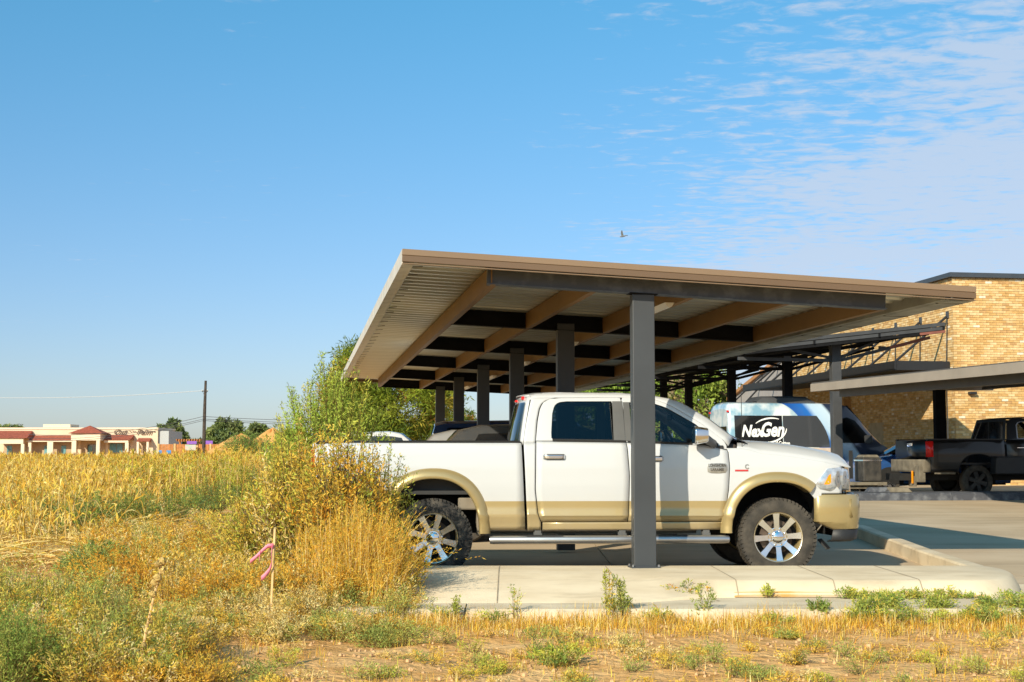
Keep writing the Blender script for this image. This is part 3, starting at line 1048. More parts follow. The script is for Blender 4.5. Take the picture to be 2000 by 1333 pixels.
    sto = stp.build('side_step', 'satin_alu', tk, smooth=50)
    for x in (-2.62, -1.70, -.78):
        b = MB(); b.bar((x, s * 0.94, 0.44), (x, s * 0.80, 0.56), 0.09, 0.03, up=(0, 1, 0)); b.bar((x, s * 0.915, 0.43), (x, s * 0.915, 0.53), 0.07, 0.02, up=(0, 1, 0))
        b.build('bracket', 'trim_grey', sto, smooth=0)
    b = MB()
    for x0, x1 in ((-2.75, -2.35), (-1.55, -1.0)):
        b.box(((x0 + x1) / 2, s * 0.98, 0.460), (x1 - x0, 0.07, 0.008))
    b.build('step_pad', 'black_plastic', sto, smooth=0)
    # mirror
    b = MB()
    b.loops([[(-.955 + 0.03 * sstep(0, 1, k), s * (1.06 + yy), zz) for yy, zz in ((0.0, 1.445), (0.02, 1.43), (0.20, 1.435), (0.235, 1.47), (0.235, 1.60), (0.20, 1.635), (0.03, 1.64), (0.0, 1.60))] for k in (0, 1)], closed=True, cap=True)
    b.v = [((x + 0.0) if i < 8 else -0.80 - 0.25 * (abs(y) - 1.06) * 0, y * 1.0 if i < 8 else s * (abs(y) * 0.7 + 1.15 * 0.3), z if i < 8 else z * 0.75 + 1.54 * 0.25) for i, (x, y, z) in enumerate(b.v)]
    mir = b.build('mirror', 'chrome', tk, smooth=50, bevel=0.02)
    b = MB(); b.loops([[(x, s * (yy + a), z + c) for a, c in ((0, -.05), (0.03, 0), (0, .05), (-.03, 0))] for x, yy, z in ((-.66, 0.94, 1.43), (-.72, 1.0, 1.46), (-.80, 1.10, 1.49), (-.84, 1.14, 1.52))], closed=True, cap=True)
    b.build('mirror_arm', 'trim_grey', mir, smooth=50)
    b = MB(); b.box((-.715, s * 0.955, 1.405), (0.26, 0.02, 0.05)); b.build('mirror_foot', 'black_plastic', mir, smooth=0, bevel=0.01)
    b = MB(); b.box((-.93, s * 1.18, 1.475), (0.008, 0.20, 0.05)); b.build('mirror_glass', 'lens', mir, smooth=0)
    # headlight
    hp = [(.415, 1.005), (.552, 1.178), (.70, 1.192), (.815, 1.172), (.845, 1.05), (.84, .935), (.57, .935), (.46, .960)]
    b = MB()

    def hpt(x, z, off):
        w = wl_(min(x, .70), z) - max(0, x - .64) ** 2 * 3.6
        return (x, s * (w + off), z)
    n = len(hp); c_ = (.66, 1.06)
    L = [[hpt(x, z, 0.0) for x, z in hp], [hpt(x, z, 0.012) for x, z in hp], [hpt(c_[0] + (x - c_[0]) * .9, c_[1] + (z - c_[1]) * .9, 0.022) for x, z in hp], [hpt(c_[0] + (x - c_[0]) * .45, c_[1] + (z - c_[1]) * .45, 0.026) for x, z in hp]]
    b.loops(L, closed=True); b.f.append(tuple(len(b.v) - n + k for k in range(n)))
    hl = b.build('headlight', 'lens', tk, smooth=45)
    b = MB(); b.add([hpt(x, z, 0.026) for x, z in ((.505, 1.005), (.56, 1.105), (.585, 1.12), (.585, 1.03), (.565, 1.005))], [(0, 1, 2, 3, 4)]); b.build('turn_signal', 'amber', hl, smooth=0)
    for xx in (.67, .765):
        b = MB(); b.loops([[hpt(xx + r_ * .6 * math.cos(t), 1.06 + r_ * 2.1 * math.sin(t), 0.028) for t in np.linspace(0, 2 * pi, 14, endpoint=False)] for r_ in (0.045, 0.038, 0.02)], closed=True)
        b.build('lamp_bowl', 'satin_alu', hl, smooth=40)
    # fender badge and door badge (near side and far side alike)
    b = MB(); b.loops([[pt(-.335 + r_ * 0.027 * math.cos(t), 1.200 + r_ * 0.027 * math.sin(t), s, 0.006) for t in np.linspace(0.7, 2 * pi - 0.7, 18)] for r_ in (0.55, 1.0)], closed=False)
    b.build('emblem_ring', 'pewter', fen, smooth=0, solid=0.005)
    b = MB(); b.grid(lambda u, v: pt(-.47 + .145 * u, 1.148 + .018 * v, s, 0.006), 2, 1); b.build('red_badge', 'red_badge', fen, smooth=0)
    bd = [(-.775, 1.195), (-.765, 1.225), (-.73, 1.235), (-.64, 1.238), (-.575, 1.232), (-.558, 1.21), (-.556, 1.165), (-.575, 1.135), (-.64, 1.128), (-.73, 1.130), (-.770, 1.142)]
    b = MB(); b.loops([[pt(x, z, s, 0.001) for x, z in bd], [pt(x, z, s, 0.008) for x, z in bd], [pt(-.666 + (x + .666) * .93, 1.183 + (z - 1.183) * .9, s, 0.010) for x, z in bd]], closed=True); b.f.append(tuple(len(b.v) - len(bd) + k for k in range(len(bd))))
    b.build('door_badge', 'pewter', df, smooth=30)


def letters(name, txt, size, m, parent, loc, rot, shear=0.0, bold=0.0, ext=0.002, sx=1.0):
    cu = bpy.data.curves.new(name, 'FONT')
    cu.body = txt; cu.size = size; cu.align_x = 'CENTER'; cu.align_y = 'CENTER'
    cu.shear = shear; cu.offset = bold; cu.extrude = ext; cu.resolution_u = 3
    o = bpy.data.objects.new(name, cu)
    COL.objects.link(o)
    dg = bpy.context.evaluated_depsgraph_get()
    me = bpy.data.meshes.new_from_object(o.evaluated_get(dg))
    COL.objects.unlink(o); bpy.data.objects.remove(o)
    me.materials.clear(); me.materials.append(MATS[m])
    ob = bpy.data.objects.new(name, me)
    ob.location = loc; ob.rotation_euler = rot; ob.scale = (sx, 1, 1)
    return link(ob, parent)


nd = [o for o in tk.children if o.name.startswith('front_door')][0]
letters('badge_lettering', 'LONGHORN', 0.047, 'letter_dark', nd, (-.666, -1.0035, 1.212), (pi / 2, 0, 0), sx=0.72, bold=0.001)
letters('badge_lettering', 'LARAMIE', 0.044, 'letter_dark', nd, (-.666, -1.0035, 1.165), (pi / 2, 0, 0), sx=0.85, bold=0.001)

# roof, windshield, rear wall, hood
b = MB()
b.grid(lambda u, v: (-2.74 + u * (2.74 - 1.20) + 0.06 * (1 - (2 * v - 1) ** 2) * (2 * u - 1), -0.705 + 1.41 * v,
                     float(np.interp(-2.74 + u * 1.54, [-2.74, -2.62, -2.4, -1.7, -1.35, -1.20], [1.975, 2.005, 2.015, 2.012, 1.990, 1.955])) + 0.025 * (1 - (2 * v - 1) ** 2)), 22, 14)
roof = b.build('roof', 'two_tone', tk, smooth=60, solid=0.012)
b = MB()
for i in range(3): b.box((-1.35, -0.18 + 0.18 * i, 2.028), (0.07, 0.05, 0.02))
b.build('cab_lights', 'amber', roof, smooth=0, bevel=0.006)


def wind(u, v, grow=0.0, lift=0.0):
    k = 1 - (2 * v - 1) ** 2
    x = -1.17 + u * (0.74) + k * (0.06 + 0.13 * u)
    z = 1.945 - u * 0.445
    y = (-0.72 - 0.11 * u) + (1.44 + 0.22 * u) * v
    return (x + lift * 0.5, y, z + lift)


b = MB(); b.grid(wind, 10, 14); b.build('windshield', 'glass_clear', tk, smooth=60)
b = MB()
rows = []
for v in np.linspace(0, 1, 15):
    p = wind(1, v); rows.append([(p[0] - 0.02, p[1], p[2]), (p[0] + 0.06, p[1] * 1.04, p[2] - 0.02), (p[0] + 0.12, p[1] * 1.06, p[2] - 0.05)])
b.loops(rows, closed=False); cowl = b.build('cowl', 'black_plastic', tk, smooth=40)
for yy in (-0.45, 0.2):
    m = MB(); m.tube([(-.30, yy, 1.50), (-.36, yy + 0.1, 1.525), (-.42, yy + 0.42, 1.545)], 0.011, 6); m.build('wiper', 'black_plastic', cowl)
# hood
hx = [-.44, -.30, .0, .25, .46, .63, .745, .80, .835]
hz = [1.478, 1.487, 1.470, 1.440, 1.405, 1.372, 1.335, 1.285, 1.21]
zt = itp([-.60, -.52, -.40, -.30, -.18, .0, .25, .5, .72, .80], [1.40, 1.40, 1.40, 1.385, 1.345, 1.325, 1.295, 1.255, 1.205, 1.19])


def hood(u, v):
    x = float(np.interp(u, np.linspace(0, 1, 9), hx))
    t = 2 * v - 1
    zc_ = float(np.interp(x, hx, hz))
    w = wl_(x, zt(x)) - 0.004
    ze = zt(x) + 0.004
    sh = 1 - max(0, (abs(t) - 0.55) / 0.45) ** 2.6
    bul = 0.012 * math.exp(-((abs(t) - 0.42) / 0.12) ** 2)
    z = ze + (zc_ - ze) * sh + bul * (1 - u)
    xx = x + 0.10 * (1 - t * t) * max(0, u - 0.3) + (0.12 * (1 - t * t) if u < 0.05 else 0) * 1.0
    return (xx, t * w, z)


b = MB(); b.grid(hood, 40, 34); b.build('hood', 'two_tone', tk, smooth=60, solid=0.01)
# rear wall of the cab
b = MB()
b.grid(lambda u, v: (-2.785 + 0.09 * u ** 1.2 - (0.11 - 0.02 * u) * (1 - (2 * v - 1) ** 4), (2 * v - 1) * (0.935 - 0.15 * u) * 0.985, 1.44 + 0.53 * u), 8, 20)
bw = b.build('cab_back', 'two_tone', tk, smooth=50, solid=0.01)
b = MB()
b.grid(lambda u, v: (-2.797 + 0.09 * (0.12 + .8 * u) ** 1.2 - (0.11 - 0.02 * u) * (1 - (2 * (.05 + .9 * v) - 1) ** 4), (2 * v - 1) * (0.88 - 0.15 * u), 1.44 + 0.53 * (0.08 + .80 * u)), 8, 20)
b.build('back_glass', 'glass_dark', bw, smooth=50)
b = MB(); b.box((-2.795, 0.1, 1.945), (0.04, 0.20, 0.025)); b.build('brake_light', 'red_lens', bw, smooth=0, bevel=0.008)
b = MB(); b.box((-2.755, -0.60, 1.955), (0.05, 0.06, 0.04)); b.build('cargo_lamp', 'red_lens', bw, smooth=0, bevel=0.01)
# bed floor, front wall, tailgate, rear bumper
b = MB(); b.box((-3.92, 0, 0.92), (2.2, 1.86, 0.04)); b.box((-2.86, 0, 1.18), (0.05, 1.86, 0.52)); b.build('bed_floor', 'black_plastic', tk, smooth=0)
b = MB(); b.box((-5.03, 0, 1.13), (0.06, 1.80, 0.64)); tg = b.build('tailgate', 'two_tone', tk, smooth=0, bevel=0.015)
b = MB(); b.box((-5.065, 0, 1.36), (0.02, 0.28, 0.07)); b.build('tailgate_handle', 'chrome', tg, smooth=0, bevel=0.006)
for s in (-1, 1):
    b = MB(); b.box((-5.045, s * 0.87, 1.18), (0.05, 0.12, 0.40)); b.build('tail_light', 'red_lens', tk, smooth=0, bevel=0.012)
b = MB(); b.loops([[(x, y, z) for z in (.52, .56, .72, .76)] for x, y in ((-4.95, -.95), (-5.12, -.93), (-5.20, -.75), (-5.22, 0), (-5.20, .75), (-5.12, .93), (-4.95, .95))], closed=False)
b.build('rear_bumper', 'chrome', tk, smooth=40, solid=0.02)
# front bumper
mat('tan_dark', (0.30, 0.225, 0.095), 0.4, metal=0.3, var=0.05)
plan = [(.40, .965), (.46, .985), (.62, .988), (.78, .970), (.89, .915), (.95, .80), (.985, .58), (1.005, .3), (1.01, 0)]
plan = [(x, -y) for x, y in plan] + [(x, y) for x, y in plan[::-1][1:]]
prf = [(.505, -.06), (.52, -.02), (.60, 0.0), (.74, .012), (.86, .006), (.893, -.012), (.90, -.05)]
b = MB(); rows = []
for x, y in plan:
    n_ = Vector((max(0.02, x - .62), y * 0.9, 0)).normalized()
    edge = 0.09 * (1 - sstep(.40, .58, x))
    rows.append([(x + n_.x * o, y + n_.y * o * 1.0, z + (edge if z < .6 else 0)) for z, o in prf])
b.loops(rows, closed=False)
fb = b.build('front_bumper', 'tan_paint', tk, smooth=50, solid=0.02)
b = MB(); rows = []
for x, y in plan[2:-2]:
    rows.append([(x - .01, y * .985, .51), (x - .03, y * .97, .40), (x - .07, y * .94, .38)])
b.loops(rows, closed=False); b.build('air_dam', 'black_plastic', fb, smooth=50, solid=0.012)
for s in (-1, 1):
    b = MB(); b.grid(lambda u, v: (.80 + .09 * u, s * (.976 - .065 * u - .02 * u * u), .645 + .20 * v), 3, 2); b.build('fog_shade_patch', 'tan_dark', fb, smooth=40, solid=0.006)  # raised patch in darker tan, the shade of a recess painted on
    b = MB(); b.bar((.50, s * .80, .40), (.58, s * .86, .30), 0.10, 0.02); b.build('splash_flap', 'black_plastic', fb, smooth=0)
b = MB(); b.loops([[(.79 + .10 * (1 - (y / .75) ** 2), y, z) for z in (.90, 1.20)] for y in np.linspace(-.74, .74, 12)], closed=False); gr_ = b.build('grille', 'black_plastic', tk, smooth=50, solid=0.03)
b = MB()
b.loops([[(.825 + .10 * (1 - (y / .75) ** 2) + dx_, y, 1.05 + dz_) for dx_, dz_ in ((0, -.03), (.03, -.03), (.03, .03), (0, .03))] for y in np.linspace(-.74, .74, 12)], closed=True, cap=True)
b.box((.93, 0, 1.05), (.03, .07, .30))
b.build('grille_bar', 'chrome', gr_, smooth=40)
for s in (-1, 1):
    b = MB(); b.bar((.845, s * .735, .91), (.825, s * .74, 1.215), .05, .06, up=(1, 0, 0)); b.build('grille_surround', 'chrome', gr_, smooth=0, bevel=0.01)
# underbody, axles
b = MB()
for s in (-1, 1):
    b.box((-2.1, s * .42, .62), (5.6, .09, .16))
b.box((-1.6, 0, .60), (2.2, 1.6, .10)); b.box((-1.6, 0, .98), (2.35, 1.83, .04)); b.box((.1, 0, .80), (1.1, .9, .5))
b.build('frame_rails', 'under', tk, smooth=0)
b = MB()
b.tube([(0, -.75, .43), (0, .75, .43)], .06, 10); b.tube([(RAX, -.75, .43), (RAX, .75, .43)], .065, 10); b.lathe([(.02, -.16), (.15, -.12), (.19, 0), (.15, .12), (.02, .16)], 16, 'y', (RAX, 0, .43)); b.lathe([(.02, -.14), (.13, -.1), (.16, 0), (.13, .1), (.02, .14)], 16, 'y', (0, .25, .43))
b.build('axles', 'under', tk, smooth=40)
b = MB(); b.box((RAX + .42, -.72, .80), (.30, .30, .14)); b.box((RAX + .52, -.72, .60), (.10, .26, .30)); b.build('spring_hanger', 'under_dust', tk, smooth=0, bevel=0.02)
b = MB(); b.grid(lambda u, v: (.50 + .05 * u - .10 * (1 - v) * (1 - v) + .06 * math.sin(3 * v), -.935 + .12 * u, .46 + .34 * v), 3, 6); b.build('splash_guard', 'under_dust', tk, smooth=50, solid=0.01)
# inner body shell behind the panel gaps
for s in (-1, 1):
    b = MB(); b.grid(lambda u, v: (-2.72 + u * 2.14, s * (wl_(0, .56 + .88 * v) - .045), .56 + .88 * v), 2, 8); b.build('inner_side', 'under', tk, smooth=40)
b = MB(); b.box((-1.65, 0, 1.02), (2.15, 1.8, .03)); b.build('cab_floor', 'seat', tk, smooth=0)
for xx, yy in ((-1.35, -.42), (-1.35, .42), (-2.35, -.45), (-2.35, .45)):
    b = MB(); b.box((xx, yy, 1.18), (.52, .50, .20)); b.box((xx - .24, yy, 1.48), (.14, .50, .56), rot=Matrix.Rotation(-0.16, 3, 'Y')); b.box((xx - .29, yy, 1.80), (.10, .26, .16))
    b.build('seat', 'seat', tk, smooth=40, bevel=0.04)
b = MB(); b.box((-.62, 0, 1.36), (.42, 1.66, .22), rot=Matrix.Rotation(0.12, 3, 'Y')); da = b.build('dashboard', 'seat', tk, smooth=30, bevel=0.04)
b = MB(); b.lathe([(.165, 0), (.18, .018), (.195, 0), (.18, -.018)], 24, 'x', (0, 0, 0), closed=True)
b.bar((0, -.16, 0), (0, .16, 0), .02, .05); b.bar((0, 0, 0), (0, 0, -.16), .02, .05, up=(0, 1, 0))
sw = b.build('steering_wheel', 'trim_grey', tk, smooth=40, loc=(-.93, .42, 1.46)); sw.rotation_euler = (0, R(-25), 0)
b = MB(); b.box((-1.02, -.02, 1.76), (.02, .26, .07)); b.build('inside_mirror', 'black_plastic', tk, smooth=0, bevel=0.01)
b = MB(); b.box((-1.40, -.55, 1.66), (.07, .006, .08)); b.build('paper_tag', 'yellow_tag', tk, smooth=0)
# antenna
b = MB(); b.tube([(-.375, -.93, 1.30), (-.375, -.93, 1.40)], [.018, .010], 8); b.tube([(-.375, -.93, 1.40), (-.378, -.93, 2.12)], .0035, 5); b.build('antenna', 'black_plastic', tk)

# wheels
def make_wheel(rub, x, s, name='wheel'):
    w = bpy.data.objects.new(name, None); w.empty_display_size = .1
    w.location = (x, s * .845, .433); w.rotation_euler = (0, random.uniform(0, 1), 0 if s < 0 else pi)
    link(w, tk)
    w['label'] = 'chrome eight-spoke wheel'
    del w['label']
    # outer face towards local -y
    t = MB()
    t.lathe([(.262, -.125), (.275, -.138), (.31, -.145), (.36, -.143), (.395, -.130), (.412, -.108), (.418, -.06), (.42, 0), (.418, .06), (.412, .108), (.395, .13), (.33, .145), (.27, .13), (.262, .12)], 64)
    nl = 56
    for k in range(nl):
        a = 2 * pi * k / nl
        for j, (yy, ln) in enumerate(((-.108, .055), (-.045, .055), (.03, .055), (.10, .05))):
            aa = a + (pi / nl if j % 2 else 0)
            t.box((math.cos(aa) * .419, yy, math.sin(aa) * .419), (.012, ln, .034), rot=Matrix.Rotation(-aa, 3, 'Y') @ Matrix.Rotation(0.35 if j % 2 else -0.3, 3, 'X'))
        t.box((math.cos(a) * .398, -.128, math.sin(a) * .398), (.036, .010, .034), rot=Matrix.Rotation(-a, 3, 'Y'))
    t.build('tyre', rub, w, smooth=30)
    r = MB()
    r.lathe([(.258, -.128), (.274, -.134), (.281, -.126), (.276, -.110), (.262, -.098), (.250, -.085), (.240, .02), (.236, .10), (.262, .125)], 64)
    r.build('rim', 'tan_paint', w, smooth=40)
    r = MB()
    r.lathe([(.281, -.1255), (.277, -.1335), (.262, -.1300), (.256, -.1235)], 64); r.build('rim_lip', 'polish', w, smooth=40)
    for k in range(8):
        a = 2 * pi * (k + .5) / 8
        sp = MB()
        rows = []
        for rr_, hw, yo in ((.075, .034, -.100), (.13, .030, -.104), (.20, .033, -.112), (.258, .040, -.124)):
            rows.append([(hw * .92, yo), (hw, yo + .012), (hw * .8, yo + .06), (-hw * .8, yo + .06), (-hw, yo + .012), (-hw * .92, yo)])
        ls = []
        for (rr_, hw, yo), rw in zip(((.075, .034, -.100), (.13, .030, -.104), (.20, .033, -.112), (.258, .040, -.124)), rows):
            ls.append([(math.cos(a) * rr_ - math.sin(a) * q, yy, math.sin(a) * rr_ + math.cos(a) * q) for q, yy in rw])
        sp.loops(ls, closed=True, cap=True)
        sp.build('spoke', 'polish', w, smooth=30)
    r = MB()
    r.lathe([(.0, -.150), (.035, -.149), (.055, -.142), (.064, -.125), (.066, -.100), (.082, -.098), (.108, -.104), (.112, -.06)], 32)
    for k in range(8):
        a = 2 * pi * k / 8
        r.lathe([(0, -.124), (.010, -.124), (.0125, -.116), (.0125, -.100)], 8, 'y', (math.cos(a) * .088, 0, math.sin(a) * .088))
    r.build('hub_cap', 'chrome', w, smooth=40)
    r = MB(); r.lathe([(.10, -.02), (.185, -.02), (.185, .01), (.10, .01)], 32); r.box((-.14, -.005, .05), (.10, .09, .16)); r.build('brake_disc', 'rust', w, smooth=30)
    r = MB(); r.lathe([(.0, .03), (.24, .03)], 24); r.build('wheel_back', 'under', w, smooth=0)
    return w


make_wheel('rubber', 0, -1); make_wheel('rubber', 0, 1); make_wheel('mud_rubber', RAX, -1); make_wheel('mud_rubber', RAX, 1)

# ------------------------------------------------------------------ other vehicles
mat('paint_black', (0.006, 0.006, 0.007), 0.35, var=0.0, coat=0.35)
mat('paint_dark', (0.055, 0.057, 0.060), 0.25, var=0.0, coat=1.0)
mat('paint_silver', (0.46, 0.47, 0.48), 0.3, metal=0.5, var=0.0, coat=1.0)
mat('paint_blue', (0.03, 0.10, 0.30), 0.25, metal=0.3, var=0.0, coat=1.0)
mat('paint_navy', (0.012, 0.03, 0.08), 0.2, var=0.0, coat=1.0)
mat('dusty_black', (0.018, 0.017, 0.016), 0.7, var=0.0, col2=(0.06, 0.053, 0.044), vscale=5, vdetail=7)
mat('window_black', (0.012, 0.013, 0.015), 0.12, var=0, coat=1.0)
mat('dust_tan', (0.17, 0.145, 0.105), 0.85, var=0.25, vscale=6)


def small_wheel(parent, x, y, r, w=0.24, rimm='satin_alu', z=None):
    wh = bpy.data.objects.new('wheel', None); wh.empty_display_size = .1
    wh.location = (x, y, r if z is None else z); wh.rotation_euler = (0, 0.3, 0 if y < 0 else pi)
    link(wh, parent)
    h = w / 2
    t = MB(); t.lathe([(r * .64, -h * .9), (r * .72, -h), (r * .92, -h * .95), (r, -h * .6), (r, h * .6), (r * .92, h), (r * .64, h)], 36); t.build('tyre', 'rubber', wh, smooth=35)
    t = MB(); t.lathe([(r * .65, -h * .92), (r * .61, -h * .8), (r * .56, 0), (r * .56, h * .5), (.0, h * .5)], 32); t.build('rim', 'under', wh, smooth=35)
    for k in range(6):
        a = 2 * pi * k / 6
        s_ = MB(); s_.loops([[(math.cos(a) * q - math.sin(a) * e, yy, math.sin(a) * q + math.cos(a) * e) for e, yy in ((hw, -h * .75), (hw, -h * .4), (-hw, -h * .4), (-hw, -h * .75))] for q, hw in ((r * .08, .04), (r * .63, .055))], closed=True, cap=True)
        s_.build('spoke', rimm, wh, smooth=0)
    t = MB(); t.lathe([(0, -h * .92), (r * .12, -h * .9), (r * .17, -h * .7)], 16); t.build('hub_cap', rimm, wh, smooth=35)
    return wh


def loft_car(name, loc, yaw, label, cat, st, paint, gl, wheels, W2, sill=0.32, extra=None, glass_side=None, glass_ends=()):
    """st: stations (x, belt z, top z, half width at belt, half width at top)"""
    root = empty(name, loc, yaw, label, cat)
    b = MB(); rows = []
    for x, zb, zt, wb, wt in st:
        half = [(wb * .93, sill), (wb * .985, sill + .10), (wb, (sill + zb) * .5), (wb * .985, zb - .06), (wb * .955, zb), (wt, zt - min(.05, (zt - zb) * .3)), (wt - .07, zt), (wt * .5, zt + .02)]
        rows.append([(x, -y, z) for y, z in half] + [(x, y, z) for y, z in half[::-1]])
    b.loops(rows, closed=False)
    for r_ in (rows[0], rows[-1]):
        b.add(r_, [tuple(range(len(r_)))])
    b.build('body', paint, root, smooth=38)
    b = MB(); b.box(((st[0][0] + st[-1][0]) / 2, 0, sill + .02), (st[-1][0] - st[0][0] - .3, W2 * 1.8, .12)); b.build('underbody', 'under', root, smooth=0)
    I = lambda x, k: float(np.interp(x, [q[0] for q in st], [q[k] for q in st]))
    for s in (-1, 1):
        for x0, x1, t0, t1 in (glass_side or ()):
            b = MB()

            def fn(u, v):
                xb = x0 + (x1 - x0) * u; xt = t0 + (t1 - t0) * u
                x = xb + (xt - xb) * v
                zb, zt = I(x, 1), I(x, 2)
                wb, wt = I(x, 3) * .955, I(x, 4)
                zz0, zz1 = zb + .02, zt - min(.05, (zt - zb) * .3)
                f = .04 + .84 * v
                return (x, s * (wb + (wt - wb) * f + .006), zz0 + (zz1 - zz0) * f)
            b.grid(fn, 6, 4); b.build('side_window', gl, root, smooth=40)
    for i0, i1, nm in glass_ends:
        b = MB()
        A, B = st[i0], st[i1]

        def fe(u, v):
            f = .10 + .80 * u
            x = A[0] + (B[0] - A[0]) * f
            zA, zB = A[2], B[2]
            y = (2 * v - 1) * ((A[4] - .08) + (B[4] - A[4]) * f) * .94
            n_ = Vector((-(zB - zA), 0, B[0] - A[0])).normalized()
            if n_.z < 0: n_ = -n_
            z = zA + (zB - zA) * f + .02 * (1 - (2 * v - 1) ** 2)
            return (x + n_.x * .012, y, z + n_.z * .012)
        b.grid(fe, 4, 8); b.build(nm, gl, root, smooth=40)
    for x, r in wheels:
        for s in (-1, 1):
            small_wheel(root, x, s * (W2 - .13), r)
            b = MB(); b.lathe([(r * 1.22, s * (W2 + .004)), (0.02, s * (W2 + .004))], 28, 'y', (x, 0, r)); b.v = [(a, y, max(z, sill)) for a, y, z in b.v]
            b.build('wheel_well', 'under', root, smooth=0)
    return root


def at_row(px, Y, zoff=0.0):
    p = W(px, 890, Y)
    return Vector((p.x, Y, lot_z(Y) + zoff))


# dark crossover behind the white truck (nose to the right); its near side lies near Y = 20.6
def crossover(px_rear, Y, L, H, paint, label, gl='window_black', rear_slope=0.75):
    p = at_row(px_rear, Y)
    wv = .92
    st = [(0.0, .95, 1.00, .78, .66), (.12, 1.05, 1.12, .86, .70), (.35, 1.08, 1.20, .90, .70), (.35 + rear_slope * .55, 1.08, H - .10, .91, .66), (.35 + rear_slope, 1.08, H - .02, .92, .66),
          (.35 + rear_slope + .7, 1.06, H, .92, .66), (2.6, 1.04, H - .03, .92, .65), (3.0, 1.02, H - .14, .92, .66), (3.65, 1.00, 1.06, .92, .70), (4.2, .94, .98, .90, .66), (4.55, .80, .84, .82, .6), (L, .60, .64, .72, .5)]
    return loft_car('crossover_car', p + Vector((0, 0.92, 0)), CY * 0.7, label, 'car', st, paint, gl, ((.85, .36), (3.75, .36)), .92,
                    glass_side=((.75, 1.45, 1.05, 1.5), (1.52, 2.35, 1.55, 2.3), (2.42, 3.25, 2.38, 2.78)), glass_ends=((2, 4, 'rear_window'), (8, 7, 'windshield')))


crossover(785, 20.9, 4.75, 1.74, 'paint_dark', 'dark crossover car parked just beyond the white pickup bed')
crossover(754, 25.2, 4.75, 1.69, 'paint_silver', 'silver grey crossover car between the dark one and the black van')
# tall black van-like SUV
p = at_row(826, 29.9)
st = [(0.0, 1.05, 1.10, .86, .78), (.05, 1.10, 1.45, .95, .80), (.16, 1.12, 1.83, .98, .78), (.35, 1.12, 1.88, 1.0, .78), (2.2, 1.10, 1.91, 1.0, .78), (3.2, 1.08, 1.88, 1.0, .77), (3.9, 1.08, 1.16, 1.0, .80), (4.9, 1.02, 1.08, .98, .78), (5.2, .7, .75, .9, .7)]
loft_car('utility_vehicle', p + Vector((0, 1.0, 0)), CY * .7, 'tall black utility vehicle with blue-lit rear edge under the carport', 'car', st, 'paint_navy', 'glass_dark', ((.95, .39), (4.1, .39)), 1.0, sill=.4,
         glass_side=((.30, 1.3, .42, 1.3), (1.4, 2.3, 1.4, 2.3), (2.4, 3.5, 2.4, 3.05)), glass_ends=((1, 2, 'rear_window'), (6, 5, 'windshield')))
# white SUV past the end of the row
p = at_row(606, 37.5)
st = [(0.0, 1.0, 1.05, .84, .7), (.1, 1.1, 1.2, .92, .74), (.45, 1.12, 1.62, .94, .72), (.8, 1.12, 1.68, .95, .72), (2.0, 1.10, 1.70, .95, .72), (2.35, 1.08, 1.64, .95, .72), (3.0, 1.06, 1.14, .95, .76), (4.0, 1.0, 1.06, .93, .72), (4.6, .7, .75, .85, .6)]
loft_car('white_suv', p + Vector((0, .95, 0)), CY * .7, 'white SUV with dark windows seen through the tall bush', 'car', st, 'white', 'glass_dark', ((.85, .37), (3.6, .37)), .95,
         glass_side=((.65, 1.35, .75, 1.4), (1.45, 2.55, 1.48, 2.3)), glass_ends=((6, 5, 'windshield'),))

